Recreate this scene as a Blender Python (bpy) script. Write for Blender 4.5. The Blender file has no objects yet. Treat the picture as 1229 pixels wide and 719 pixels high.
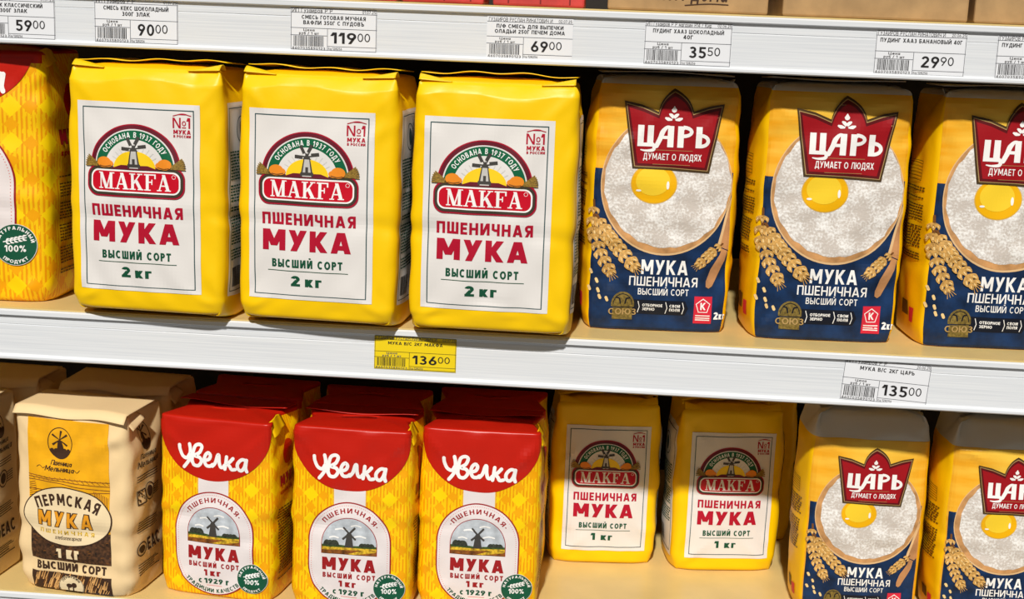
import bpy, math, random
import numpy as np
from mathutils import Vector, Matrix
from mathutils.geometry import tessellate_polygon

SC = bpy.context.scene
COL = SC.collection
PI = math.pi

# ------------------------------------------------------------------ camera, light, exposure
CAM_D, CAM_Z, PITCH, YAW, ROLL = 1.08633, 0.28797, 11.2628, -3.7350, 2.2237
LENS = 48.332
p_, y_, r_ = (math.radians(a) for a in (PITCH, YAW, ROLL))
F_ = Vector((math.sin(y_)*math.cos(p_), math.cos(y_)*math.cos(p_), -math.sin(p_)))
R0 = Vector((math.cos(y_), -math.sin(y_), 0)); U0 = R0.cross(F_)
R_ = math.cos(r_)*R0 + math.sin(r_)*U0
U_ = -math.sin(r_)*R0 + math.cos(r_)*U0
cd = bpy.data.cameras.new('camera'); cam = bpy.data.objects.new('camera', cd); COL.objects.link(cam)
cd.sensor_width = 36; cd.lens = LENS; cd.clip_start = .02
cam.matrix_world = Matrix(((R_.x, U_.x, -F_.x, 0), (R_.y, U_.y, -F_.y, -CAM_D), (R_.z, U_.z, -F_.z, CAM_Z), (0, 0, 0, 1)))
SC.camera = cam

SUN_E, SUN_EL, SUN_AZ, AMB = 3.85, 42.0, -4.0, 0.115
w = bpy.data.worlds.new('world'); SC.world = w; w.use_nodes = True
w.node_tree.nodes['Background'].inputs[0].default_value = (1.0, .96, .90, 1)
w.node_tree.nodes['Background'].inputs[1].default_value = AMB
sd = bpy.data.lights.new('shop_spotlight', 'SUN'); sun = bpy.data.objects.new('shop_spotlight', sd); COL.objects.link(sun)
sd.energy = SUN_E; sd.angle = math.radians(2.2); sd.color = (1, .975, .93)
el, az = math.radians(SUN_EL), math.radians(SUN_AZ)
to_sun = Vector((math.sin(az)*math.cos(el), -math.cos(az)*math.cos(el), math.sin(el)))
sun.rotation_euler = to_sun.to_track_quat('Z', 'Y').to_euler()
sun.location = to_sun*3
SC.view_settings.view_transform = 'Standard'; SC.view_settings.look = 'None'
SC.view_settings.exposure = 0.0; SC.view_settings.gamma = 1; SC.view_settings.use_curve_mapping = False

# ------------------------------------------------------------------ materials
def lin(c):
    f = lambda v: v/12.92 if v <= .04045 else ((v+.055)/1.055)**2.4
    return tuple(f(x/255) for x in c) + (1,)
MATS = {}
def mat(name, rgb, rough=.5, bump=0, bscale=300, spec=.35, metal=0, var=0, vscale=40):
    m = bpy.data.materials.new(name); m.use_nodes = True
    nt = m.node_tree; b = nt.nodes['Principled BSDF']
    b.inputs['Base Color'].default_value = lin(rgb); b.inputs['Roughness'].default_value = rough
    b.inputs['Specular IOR Level'].default_value = spec; b.inputs['Metallic'].default_value = metal
    if var or bump:
        tc = nt.nodes.new('ShaderNodeTexCoord')
    if var:
        n = nt.nodes.new('ShaderNodeTexNoise'); n.inputs['Scale'].default_value = vscale; n.inputs['Detail'].default_value = 5
        nt.links.new(tc.outputs['Object'], n.inputs['Vector'])
        cr = nt.nodes.new('ShaderNodeValToRGB')
        cr.color_ramp.elements[0].position = .3; cr.color_ramp.elements[1].position = .7
        cr.color_ramp.elements[0].color = lin(tuple(max(0, c*(1-var)) for c in rgb))
        cr.color_ramp.elements[1].color = lin(tuple(min(255, c*(1+var*.5)) for c in rgb))
        nt.links.new(n.outputs['Fac'], cr.inputs['Fac']); nt.links.new(cr.outputs['Color'], b.inputs['Base Color'])
    if bump:
        n2 = nt.nodes.new('ShaderNodeTexNoise'); n2.inputs['Scale'].default_value = bscale; n2.inputs['Detail'].default_value = 4
        nt.links.new(tc.outputs['Object'], n2.inputs['Vector'])
        bp = nt.nodes.new('ShaderNodeBump'); bp.inputs['Strength'].default_value = bump; bp.inputs['Distance'].default_value = .001
        nt.links.new(n2.outputs['Fac'], bp.inputs['Height']); nt.links.new(bp.outputs['Normal'], b.inputs['Normal'])
    MATS[name] = m
    return m

mat('yellow_paper', (252, 203, 0), .42, .12, 180)
mat('label_white', (230, 225, 220), .45, .06, 180)
mat('label_grey', (214, 210, 204), .5)
mat('border_green', (58, 84, 86), .5)
mat('crimson', (178, 10, 44), .45)
mat('logo_red', (200, 6, 36), .4)
mat('maroon', (104, 24, 40), .45)
mat('olive_dark', (62, 58, 42), .45)
mat('green', (8, 98, 62), .45)
mat('ink_green', (12, 78, 52), .5)
mat('sun_yellow', (250, 208, 24), .5)
mat('orange', (240, 142, 34), .5)
mat('straw', (150, 118, 48), .5, var=.3, vscale=900)
mat('mill_dark', (66, 62, 58), .5)
mat('mill_grey', (196, 192, 186), .5)
mat('ink_black', (34, 32, 32), .5)
mat('ink_grey', (92, 90, 90), .5)
mat('red_paper', (190, 28, 12), .33, .12, 180)
mat('uv_white', (234, 224, 222), .45)
mat('uv_maroon', (158, 26, 30), .45)
mat('uv_pink', (226, 120, 110), .5)
mat('sky_grey', (196, 202, 208), .5, var=.12, vscale=160)
mat('field_gold', (226, 170, 44), .5, var=.45, vscale=420)
mat('field_brown', (140, 82, 30), .5, var=.4, vscale=300)
mat('field_green', (66, 88, 40), .5, var=.4, vscale=500)
mat('tree_dark', (58, 62, 50), .5, var=.4, vscale=600)
mat('seal_green', (16, 84, 58), .45)
mat('tsar_side', (255, 198, 0), .42, .1, 180)
mat('kraft_paper', (240, 208, 156), .6, .18, 160)
mat('perm_yellow', (246, 176, 18), .55, var=.08, vscale=60)
mat('perm_cream', (240, 216, 172), .6)
mat('perm_brown', (64, 40, 24), .6)
mat('perm_brown_specks', (74, 48, 28), .6, var=.7, vscale=420)
mat('perm_stalk', (222, 166, 98), .6)
mat('perm_orange', (228, 152, 30), .55)
mat('navy', (18, 46, 84), .42, var=.35, vscale=70)
mat('navy_dark', (14, 20, 34), .42)
mat('crown_red', (158, 16, 26), .4)
mat('crown_dark', (92, 14, 18), .4)
mat('crown_edge', (74, 54, 26), .4)
mat('crown_gold', (178, 146, 92), .45)
mat('bowl_wood', (206, 152, 96), .5, var=.2, vscale=90)
mat('bowl_rim', (226, 186, 134), .5)
mat('pin_wood', (196, 140, 92), .5, var=.15, vscale=70)
mat('egg_rim', (226, 176, 60), .45)
mat('yolk', (242, 180, 8), .35)
mat('yolk_light', (248, 208, 50), .35)
mat('print_white', (246, 244, 240), .45)
mat('wheat_gold', (214, 164, 88), .5, var=.2, vscale=500)
mat('wheat_light', (240, 206, 142), .5)
mat('wheat_dark', (120, 74, 30), .5)
mat('union_gold', (126, 106, 50), .45, var=.3, vscale=500)
mat('k_red', (214, 40, 62), .45)
mat('collar_paper', (214, 208, 196), .6, .2, 140)
mat('side_ink', (104, 74, 14), .5)
mat('rail_plastic', (222, 228, 234), .32, .03, 30, var=.04, vscale=30)
mat('rail_groove', (150, 156, 164), .5)
mat('deck_paint', (222, 194, 128), .35, .04, 60, var=.04, vscale=22)
mat('back_panel', (34, 30, 27), .7, var=.15, vscale=8)
mat('tag_paper', (232, 233, 236), .5)
mat('tag_yellow', (238, 208, 20), .5)
mat('tag_line', (96, 98, 104), .5)
mat('tag_line_dark', (96, 84, 20), .5)
mat('kraft_card', (176, 142, 98), .75, .2, 90, var=.1, vscale=50)
mat('kraft_card_dark', (120, 94, 62), .75)
mat('box_red', (196, 66, 62), .5, var=.12, vscale=50)
mat('box_seam', (126, 34, 36), .5)
mat('box_white', (226, 222, 208), .5)

class NT:      # tiny helper for pattern materials on the printed paper (UV in metres)
    def __init__(s, m):
        s.m = m; s.t = m.node_tree; s.b = s.t.nodes['Principled BSDF']
        tc = s.t.nodes.new('ShaderNodeTexCoord'); sp = s.t.nodes.new('ShaderNodeSeparateXYZ')
        s.t.links.new(tc.outputs['UV'], sp.inputs[0]); s.uv = tc.outputs['UV']; s.u, s.v = sp.outputs[0], sp.outputs[1]
    def f(s, op, a, b=None, c=None):
        n = s.t.nodes.new('ShaderNodeMath'); n.operation = op
        for i, x in enumerate((a, b, c)):
            if x is None: continue
            if isinstance(x, (int, float)): n.inputs[i].default_value = x
            else: s.t.links.new(x, n.inputs[i])
        return n.outputs[0]
    def mix(s, fac, a, b):
        n = s.t.nodes.new('ShaderNodeMix'); n.data_type = 'RGBA'
        s.t.links.new(fac, n.inputs[0])
        for i, x in ((6, a), (7, b)):
            if isinstance(x, tuple): n.inputs[i].default_value = lin(x)
            else: s.t.links.new(x, n.inputs[i])
        return n.outputs[2]
    def noise(s, su, sv, scale, detail=3):
        mp = s.t.nodes.new('ShaderNodeMapping'); mp.inputs['Scale'].default_value = (su, sv, 1)
        s.t.links.new(s.uv, mp.inputs['Vector'])
        n = s.t.nodes.new('ShaderNodeTexNoise'); n.inputs['Scale'].default_value = scale; n.inputs['Detail'].default_value = detail
        s.t.links.new(mp.outputs[0], n.inputs['Vector'])
        return n.outputs['Fac']
    def out(s, c): s.t.links.new(c, s.b.inputs['Base Color'])

def plaid(name, per):
    n = NT(mat(name, (250, 196, 0), .42)); f = n.f
    def dia(du, dv, size):
        a = f('ABSOLUTE', f('SUBTRACT', f('FRACT', f('ADD', f('DIVIDE', n.u, per), du)), .5))
        b = f('ABSOLUTE', f('SUBTRACT', f('FRACT', f('ADD', f('DIVIDE', n.v, per), dv)), .5))
        return f('LESS_THAN', f('ADD', f('ADD', a, b), f('MULTIPLY', f('SUBTRACT', n.noise(1, .35, 700), .5), .16)), size)
    st = f('GREATER_THAN', f('SINE', f('MULTIPLY', n.u, 2*PI/(per*.125))), .1)
    st = f('MULTIPLY', st, f('GREATER_THAN', n.noise(1, .25, 420), .44))
    c = n.mix(st, (250, 200, 4), (238, 156, 0))
    c = n.mix(dia(0, 0, .30), c, (255, 214, 0))
    c = n.mix(dia(.5, 0, .21), c, (245, 168, 0))
    c = n.mix(dia(0, .5, .21), c, (245, 170, 0))
    n.out(c)
plaid('plaid_small', .0225); plaid('plaid_large', .0300)

def tsar_yellow():
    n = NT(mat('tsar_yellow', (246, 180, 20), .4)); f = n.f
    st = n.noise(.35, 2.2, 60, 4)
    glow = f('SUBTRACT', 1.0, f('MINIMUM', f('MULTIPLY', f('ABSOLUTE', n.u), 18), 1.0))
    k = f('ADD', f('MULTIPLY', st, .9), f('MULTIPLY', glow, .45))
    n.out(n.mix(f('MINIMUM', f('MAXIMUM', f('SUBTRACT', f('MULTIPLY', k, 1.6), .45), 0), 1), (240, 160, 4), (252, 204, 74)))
tsar_yellow()
def flour():
    n = NT(mat('flour_print', (226, 218, 208), .75)); f = n.f
    a = n.noise(1, 1, 520, 6); b = n.noise(1, 1, 70, 4)
    k = f('ADD', f('MULTIPLY', a, 1.0), f('MULTIPLY', b, 1.0))
    n.out(n.mix(f('MINIMUM', f('MAXIMUM', f('SUBTRACT', f('MULTIPLY', k, 3.4), 3.1), 0), 1), (204, 194, 184), (246, 243, 238)))
    bp = n.t.nodes.new('ShaderNodeBump'); bp.inputs['Strength'].default_value = .5; bp.inputs['Distance'].default_value = .0008
    n.t.links.new(a, bp.inputs['Height']); n.t.links.new(bp.outputs['Normal'], n.b.inputs['Normal'])
flour()
def rail_streaks():
    m = MATS['rail_plastic']; nt = m.node_tree; b = nt.nodes['Principled BSDF']
    tc = nt.nodes.new('ShaderNodeTexCoord'); mp = nt.nodes.new('ShaderNodeMapping'); mp.inputs['Scale'].default_value = (3, 1, 260)
    nt.links.new(tc.outputs['Object'], mp.inputs['Vector'])
    n = nt.nodes.new('ShaderNodeTexNoise'); n.inputs['Scale'].default_value = 3; nt.links.new(mp.outputs[0], n.inputs['Vector'])
    cr = nt.nodes.new('ShaderNodeValToRGB'); cr.color_ramp.elements[0].position = .3; cr.color_ramp.elements[1].position = .62
    cr.color_ramp.elements[0].color = lin((214, 217, 221)); cr.color_ramp.elements[1].color = lin((227, 229, 231))
    nt.links.new(n.outputs['Fac'], cr.inputs['Fac']); nt.links.new(cr.outputs['Color'], b.inputs['Base Color'])
rail_streaks()

# ------------------------------------------------------------------ object helpers
def empty(name, loc, rz=0, label=None, cat=None, group=None):
    o = bpy.data.objects.new(name, None); COL.objects.link(o); o.empty_display_size = .02
    o.location = loc; o.rotation_euler = (0, 0, rz)
    if label: o['label'] = label
    if cat: o['category'] = cat
    if group: o['group'] = group
    return o
def tag(o, label, cat, group=None):
    o['label'] = label; o['category'] = cat
    if group: o['group'] = group
    return o
def link_mesh(name, verts, faces, mats, fmat=None, parent=None, smooth=True, uvs=None, label=None):
    me = bpy.data.meshes.new(name)
    me.from_pydata([tuple(map(float, v)) for v in verts], [], faces)
    for m in mats: me.materials.append(MATS[m])
    if fmat is not None: me.polygons.foreach_set('material_index', np.asarray(fmat, dtype=np.int32))
    if smooth: me.polygons.foreach_set('use_smooth', np.ones(len(faces), dtype=bool))
    if uvs is not None:
        ul = me.uv_layers.new(name='UVMap')
        li = np.empty(len(me.loops), dtype=np.int32); me.loops.foreach_get('vertex_index', li)
        ul.data.foreach_set('uv', np.asarray(uvs, dtype=np.float32)[li].ravel())
    me.update()
    o = bpy.data.objects.new(name, me); COL.objects.link(o)
    if parent: o.parent = parent
    if label: o['label'] = label
    return o
def box_data(x0, x1, y0, y1, z0, z1, bev=0):
    import bmesh
    bm = bmesh.new(); bmesh.ops.create_cube(bm, size=1)
    for v in bm.verts: v.co = ((x0+x1)/2+v.co.x*(x1-x0), (y0+y1)/2+v.co.y*(y1-y0), (z0+z1)/2+v.co.z*(z1-z0))
    if bev: bmesh.ops.bevel(bm, geom=bm.edges[:], offset=bev, segments=2, affect='EDGES', profile=.5)
    bm.verts.index_update()
    vs = [tuple(v.co) for v in bm.verts]; fs = [[v.index for v in f.verts] for f in bm.faces]; bm.free()
    return vs, fs

# ------------------------------------------------------------------ printed artwork: 2-D shapes laid onto a surface
def ellpts(cx, cy, rx, ry, a0=0, a1=360, n=40):
    return [(cx+rx*math.cos(math.radians(a0+(a1-a0)*i/n)), cy+ry*math.sin(math.radians(a0+(a1-a0)*i/n))) for i in range(n+1)]
def catmull(pts, k=7):
    P = [pts[0]]+list(pts)+[pts[-1]]; o = []
    for i in range(1, len(P)-2):
        a, b, c, d = (np.array(P[j], float) for j in (i-1, i, i+1, i+2))
        for j in range(k):
            t = j/k; o.append(tuple(.5*((2*b)+(c-a)*t+(2*a-5*b+4*c-d)*t*t+(3*b-a-3*c+d)*t**3)))
    o.append(tuple(P[-2])); return o
def strip(pts, wd):
    P = np.array(pts, float); n = len(P); out = []
    T = np.zeros_like(P); T[1:-1] = P[2:]-P[:-2]; T[0] = P[1]-P[0]; T[-1] = P[-1]-P[-2]
    L = np.linalg.norm(T, axis=1, keepdims=True); L[L == 0] = 1; T /= L
    N = np.stack([-T[:, 1], T[:, 0]], 1)
    ws = np.full(n, wd/2) if np.isscalar(wd) else np.interp(np.linspace(0, 1, n), np.linspace(0, 1, len(wd)), np.array(wd)/2)
    A = P+N*ws[:, None]; B = P-N*ws[:, None]
    for i in range(n-1): out.append([tuple(A[i]), tuple(B[i]), tuple(B[i+1]), tuple(A[i+1])])
    return out

def glyph(ch, T):
    """strokes of one sans letter, cap height 1, stroke T -> (convex polygons, width)"""
    h = T/2; th = T*.9; hh = th/2; P = []
    def V(x, y0=0., y1=1.): P.append([(x-h, y0), (x+h, y0), (x+h, y1), (x-h, y1)])
    def H(y, x0, x1): P.append([(x0, y-hh), (x1, y-hh), (x1, y+hh), (x0, y+hh)])
    def D(x0, y0, x1, y1, k=1.):
        q = k*h*math.sqrt(1+((x1-x0)/(y1-y0))**2); P.append([(x0-q, y0), (x0+q, y0), (x1+q, y1), (x1-q, y1)])
    def A(cx, cy, rx, ry, a0, a1, n=None):
        n = n or max(5, int(abs(a1-a0)/14))
        o = ellpts(cx, cy, rx, ry, a0, a1, n); i = ellpts(cx, cy, max(rx-T, .01), max(ry-th, .01), a0, a1, n)
        for k in range(n): P.append([o[k], o[k+1], i[k+1], i[k]])
    low = ch.islower()
    if low and ch not in 'абеуфр':
        q, w = glyph(ch.upper(), T/.73); return [[(x*.73, y*.73) for x, y in p] for p in q], w*.73
    if ch == ' ': return [], .34
    if ch in 'ПГ': w = .72 if ch == 'П' else .54; V(h); H(1-hh, 0, w); ch == 'П' and V(w-h)
    elif ch in 'ШЩ':
        w = .98; V(h); V(w/2); V(w-h); H(hh, 0, w)
        if ch == 'Щ': P.append([(w-.02, -.2), (w+.14, -.2), (w+.14, th), (w-.02, th)]); w += .14
    elif ch in 'ЕEЁ': w = .58; V(h); H(1-hh, 0, w); H(.51, 0, w*.92); H(hh, 0, w)
    elif ch == 'F': w = .56; V(h); H(1-hh, 0, w); H(.48, 0, w*.9)
    elif ch in 'НH': w = .74; V(h); V(w-h); H(.5, 0, w)
    elif ch in 'ИЙ':
        w = .78; V(h); V(w-h); D(T*.75, 0.02, w-T*.75, .98)
        if ch == 'Й': A(w/2, 1.3, .2, .2, 200, 340)
    elif ch == 'N': w = .78; V(h); V(w-h); D(T*.75, .98, w-T*.75, .02)
    elif ch == 'Ч': w = .68; V(w-h); V(h, .45, 1); A(.3, .62, .3, .28, 180, 270); H(.34+hh, .28, w)
    elif ch in 'АA': w = .84; D(h*1.15, 0, w/2-h*.25, 1); D(w-h*1.15, 0, w/2+h*.25, 1); H(.27, w*.2, w*.8)
    elif ch == 'Я': w = .68; V(w-h); A(.3, .69, .3, .31, 90, 270); H(1-hh, .28, w); H(.38+hh, .28, w); D(h*1.3, 0, w*.52, .42)
    elif ch in 'МM': w = .94; V(h); V(w-h); D(h*1.3, 1, w/2, .22); D(w-h*1.3, 1, w/2, .22)
    elif ch == 'У': w = .78; D(.24, 0, w-h*1.2, 1); D(h*1.25, 1, w*.5, .34)
    elif ch in 'КK': w = .74; V(h); D(T*.9, .4, w-h*1.3, 1); D(w*.36, .55, w-h*1.2, 0)
    elif ch == 'В':
        w = .68; V(h); H(1-hh, 0, .4); H(.53, 0, .4); H(hh, 0, .4); A(.39, .765, .25, .235, -90, 90); A(.39, .285, .29, .285, -90, 90)
    elif ch in 'ЬЫБЪ':
        o = .16 if ch == 'Ъ' else 0; w = .66+o; V(h+o); H(.58-hh, o, .4+o); H(hh, o, .4+o); A(.38+o, .29, .28, .29, -90, 90)
        if ch == 'Ы': w = .92; V(w-h)
        if ch == 'Б': H(1-hh, 0, .6)
        if ch == 'Ъ': H(1-hh, 0, .2)
    elif ch in 'СC': w = .78; A(.42, .5, .42, .5, 48, 312)
    elif ch == 'Э': w = .76; A(.34, .5, .42, .5, -132, 132); H(.5, .25, .7)
    elif ch in 'ОO': w = .86; A(.43, .5, .43, .5, 0, 360)
    elif ch in 'РP': w = .64; V(h); H(1-hh, 0, .38); H(.39+hh, 0, .38); A(.35, .695, .29, .305, -90, 90)
    elif ch in 'ТT': w = .66; V(w/2); H(1-hh, 0, w)
    elif ch == 'Д': w = .86; H(hh, 0, w); V(h, -.2, .1); V(w-h, -.2, .1); V(w-h-.08, 0, 1); D(.18, .02, .3, 1); H(1-hh, .24, w-.1)
    elif ch == 'Л': w = .78; V(w-h); H(1-hh, .18, w); D(h*1.3, 0, .28, 1)
    elif ch == 'Ю': w = 1.12; V(h); H(.5, 0, .4); A(w-.39, .5, .39, .5, 0, 360)
    elif ch == 'Х': w = .78; D(h*1.3, 0, w-h*1.3, 1); D(w-h*1.3, 0, h*1.3, 1)
    elif ch == 'Ж': w = 1.06; V(w/2); D(h*1.3, 0, w*.45, .55); D(h*1.3, 1, w*.45, .45); D(w-h*1.3, 0, w*.55, .55); D(w-h*1.3, 1, w*.55, .45)
    elif ch in 'З3': w = .62; A(.29, .745, .28, .255, -90, 150); A(.29, .285, .32, .285, -150, 90); H(.53, .2, .32)
    elif ch == 'Ц': w = .84; V(h); V(w-.1-h); H(hh, 0, w); V(w-h, -.2, .05)
    elif ch == 'Ф': w = .98; V(w/2, -.05, 1.05); A(w/2, .52, w/2, .36, 0, 360)
    elif ch == '0': w = .64; A(.32, .5, .32, .5, 0, 360)
    elif ch == '1': w = .40; V(w-h); D(.06, .68, w-T, 1)
    elif ch == '2': w = .62; A(.3, .7, .3, .3, -25, 165); D(h*1.3, th*.8, w-h*1.4, .62); H(hh, 0, w)
    elif ch == '4': w = .68; V(w*.7); H(.26, 0, w); D(h*1.2, .26, w*.6, 1)
    elif ch == '5': w = .62; H(1-hh, .06, w*.95); V(.06+h, .48, 1); A(.29, .32, .32, .32, -150, 115)
    elif ch in '69':
        w = .64; A(.32, .31, .32, .31, 0, 360); D(h*1.15, .36, .44, 1)
        if ch == '9': P[:] = [[(w-x, 1-y) for x, y in q] for q in P]
    elif ch == '7': w = .6; H(1-hh, 0, w); D(.18, 0, w-h*1.2, 1)
    elif ch == '8': w = .64; A(.32, .75, .28, .25, 0, 360); A(.32, .28, .32, .28, 0, 360)
    elif ch == '/': w = .4; D(.06, -.05, .34, 1.05)
    elif ch == '%': w = .9; A(.2, .78, .2, .22, 0, 360); A(.7, .22, .2, .22, 0, 360); D(.22, 0, .68, 1, .7)
    elif ch == '·': w = .24; P.append(ellpts(.12, .45, .12, .12, 0, 330, 11))
    elif ch == '-': w = .4; H(.42, .04, .36)
    elif ch == '"': w = .3; V(.06, .7, 1); V(.24, .7, 1)
    elif ch in '.,': w = .2; V(.1, 0, T)
    elif ch == 'а':
        w = .58; A(.27, .35, .27, .36, 0, 360); V(w-h, 0, .72)
    elif ch == 'е': w = .6; A(.3, .36, .3, .37, 0, 318); H(.36, .06, .56)
    elif ch == 'б': w = .6; A(.3, .34, .3, .35, 0, 360); V(h*1.1, .3, .8); D(.14, .74, .48, 1)
    elif ch == 'р': w = .6; A(.31, .36, .29, .37, 0, 360); V(h, -.25, .72)
    elif ch == 'у': w = .56; D(.14, -.25, w-h, .73); D(h, .73, w*.52, .15)
    elif ch == 'ф': w = .9; V(w/2, -.2, 1); A(w/2, .36, w/2, .36, 0, 360)
    else: w = .6; V(h); V(w-h); H(.5, 0, w)
    return P, w

def serif(ch):
    P = []; W_ = {'M': 1.14, 'A': .98, 'K': 1.0, 'F': .84}[ch]; tk, tn, s = .2, .085, .065
    R = lambda x0, x1, y0, y1: P.append([(x0, y0), (x1, y0), (x1, y1), (x0, y1)])
    Q = lambda xa, ya, xb, yb, wd: P.append([(xa-wd/2, ya), (xa+wd/2, ya), (xb+wd/2, yb), (xb-wd/2, yb)])
    if ch == 'M':
        R(.1, .1+tn, 0, 1); R(W_-.14-tk, W_-.14, 0, 1); Q(.17, 1, .56, 0, tk*1.1); Q(.56, 0, .88, 1, tn*1.15)
        R(0, .3, 0, s); R(W_-.46, W_, 0, s); R(0, .26, 1-s, 1); R(W_-.3, W_, 1-s, 1)
    elif ch == 'A':
        Q(.15, 0, .47, 1, tn*1.15); Q(.79, 0, .47, 1, tk*1.15); R(.24, .7, .28, .28+s*1.1); R(0, .32, 0, s); R(.56, W_, 0, s)
    elif ch == 'K':
        R(.12, .12+tk, 0, 1); Q(.3, .38, .78, 1, tn*1.4); Q(.46, .6, .82, 0, tk*1.25); R(0, .44, 0, s); R(0, .44, 1-s, 1); R(.58, W_, 0, s); R(.58, .94, 1-s, 1)
    elif ch == 'F':
        R(.12, .12+tk, 0, 1); R(0, .8, 1-s*1.2, 1); R(.7, .8, .72, 1); R(.2, .56, .48, .48+s*1.1); R(.5, .57, .36, .68); R(0, .46, 0, s)
    return P, W_

class Art:
    def __init__(s): s.items = {}; s.order = []; s.par = {}; s.cur = None; s.m = None; s.l = 0; s.off = (0, 0)
    def g(s, name, parent=None):
        if name not in s.items: s.items[name] = []; s.order.append(name); s.par[name] = parent
        s.cur = name; return s
    def c(s, m, l): s.m = m; s.l = l; return s
    def poly(s, pts): s.items[s.cur].append((np.array(pts, float)+np.array(s.off), s.m, s.l))
    def polys(s, L):
        for p in L: s.poly(p)
    def conc(s, pts):
        for t in tessellate_polygon([[Vector((x, y, 0)) for x, y in pts]]): s.poly([pts[i] for i in t])
    def rect(s, x0, x1, y0, y1): s.poly([(x0, y0), (x1, y0), (x1, y1), (x0, y1)])
    def frame(s, x0, x1, y0, y1, t):
        s.rect(x0, x1, y0, y0+t); s.rect(x0, x1, y1-t, y1); s.rect(x0, x0+t, y0+t, y1-t); s.rect(x1-t, x1, y0+t, y1-t)
    def ell(s, cx, cy, rx, ry, a0=0, a1=360, n=44): s.poly(ellpts(cx, cy, rx, ry, a0, a1, n)[:-1 if a1-a0 >= 360 else None])
    def ring(s, cx, cy, rx, ry, t, a0=0, a1=360, n=48):
        o = ellpts(cx, cy, rx, ry, a0, a1, n); i = ellpts(cx, cy, rx-t, ry-t, a0, a1, n)
        for k in range(n): s.poly([o[k], o[k+1], i[k+1], i[k]])
    def rrect(s, x0, x1, y0, y1, r):
        s.poly(ellpts(x1-r, y1-r, r, r, 0, 90, 8)+ellpts(x0+r, y1-r, r, r, 90, 180, 8)+ellpts(x0+r, y0+r, r, r, 180, 270, 8)+ellpts(x1-r, y0+r, r, r, 270, 360, 8))
    def brush(s, pts, wd, cap=True, smooth=True):
        q = catmull(pts) if smooth and len(pts) > 2 else pts
        s.polys(strip(q, wd))
        if cap:
            w0, w1 = (wd, wd) if np.isscalar(wd) else (wd[0], wd[-1])
            s.ell(*q[0], w0/2, w0/2, n=10); s.ell(*q[-1], w1/2, w1/2, n=10)
    def text(s, t, x0, x1, y0, y1, T=.2, track=.12, gl=None, slant=0, slope=0):
        gl = gl or (lambda ch: glyph(ch, T)); x = 0; out = []
        for ch in t:
            P, w = gl(ch)
            out += [[(x+px, py) for px, py in p] for p in P]; x += w+track
        L = x-track; k = (x1-x0)/L; hgt = y1-y0
        for p in out: s.poly([(x0+px*k+py*hgt*slant, y0+py*hgt+px*k*slope) for px, py in p])
    def arctext(s, t, cx, cy, r, a0, a1, hgt, T=.2, track=.15, bottom=False, ky=1.):
        gs = [glyph(ch, T) for ch in t]; L = sum(w+track for _, w in gs)-track
        span = math.radians(abs(a1-a0)); k = span*r/L; x = 0
        for P, w in gs:
            fr = (x+w/2)/L; a = math.radians(a0)+(math.radians(a1)-math.radians(a0))*fr
            if bottom: up = (-math.cos(a), -math.sin(a)); rt = (-math.sin(a), math.cos(a))
            else: up = (math.cos(a), math.sin(a)); rt = (math.sin(a), -math.cos(a))
            ox, oy = cx+r*math.cos(a), cy+r*math.sin(a)*ky
            for p in P:
                q = [(ox+rt[0]*(px-w/2)*k+up[0]*py*hgt, oy+rt[1]*(px-w/2)*k+up[1]*py*hgt) for px, py in p]
                s.poly(q)
            x += w+track

def clip_half(p, ax, c, keep_less):
    out = []; n = len(p)
    for i in range(n):
        a, b = p[i], p[(i+1) % n]; da, db = a[ax]-c, b[ax]-c
        if keep_less: da, db = -da, -db
        if da >= 0: out.append(a)
        if (da > 0 > db) or (da < 0 < db): out.append(a+(b-a)*(da/(da-db)))
    return out
def grid_cut(p, g):
    res = [p]
    for ax in (0, 1):
        nxt = []
        for q in res:
            q = np.asarray(q); lo, hi = q[:, ax].min(), q[:, ax].max()
            k0, k1 = math.floor(lo/g+1e-6), math.ceil(hi/g-1e-6)
            if k1-k0 <= 1: nxt.append(q); continue
            rest = q
            for k in range(k0+1, k1):
                a = clip_half(rest, ax, k*g, True); rest = clip_half(rest, ax, k*g, False)
                if len(a) >= 3: nxt.append(np.array(a))
                if len(rest) < 3: break
                rest = np.array(rest)
            if len(rest) >= 3: nxt.append(np.asarray(rest))
        res = nxt
    return res
def bake(art, g=.003):
    """cut every printed shape on a common grid -> per group arrays"""
    out = {}
    for name in art.order:
        V, Fc, M, L, mats = [], [], [], [], []
        for n_, (p, m, l) in enumerate(art.items[name]):
            l = l+(n_ % 9)*.06        # overlapping strokes never lie in exactly one plane
            if m not in mats: mats.append(m)
            for q in grid_cut(p, g):
                x, y = q[:, 0], q[:, 1]; ar = .5*np.sum(x*np.roll(y, -1)-y*np.roll(x, -1))
                if abs(ar) < 1e-12: continue
                if ar < 0: q = q[::-1]
                b = len(V); V += [tuple(t) for t in q]; Fc.append(list(range(b, b+len(q)))); M.append(mats.index(m)); L += [l]*len(q)
        out[name] = (np.array(V), Fc, M, np.array(L, float), mats, art.par[name])
    return out

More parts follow.
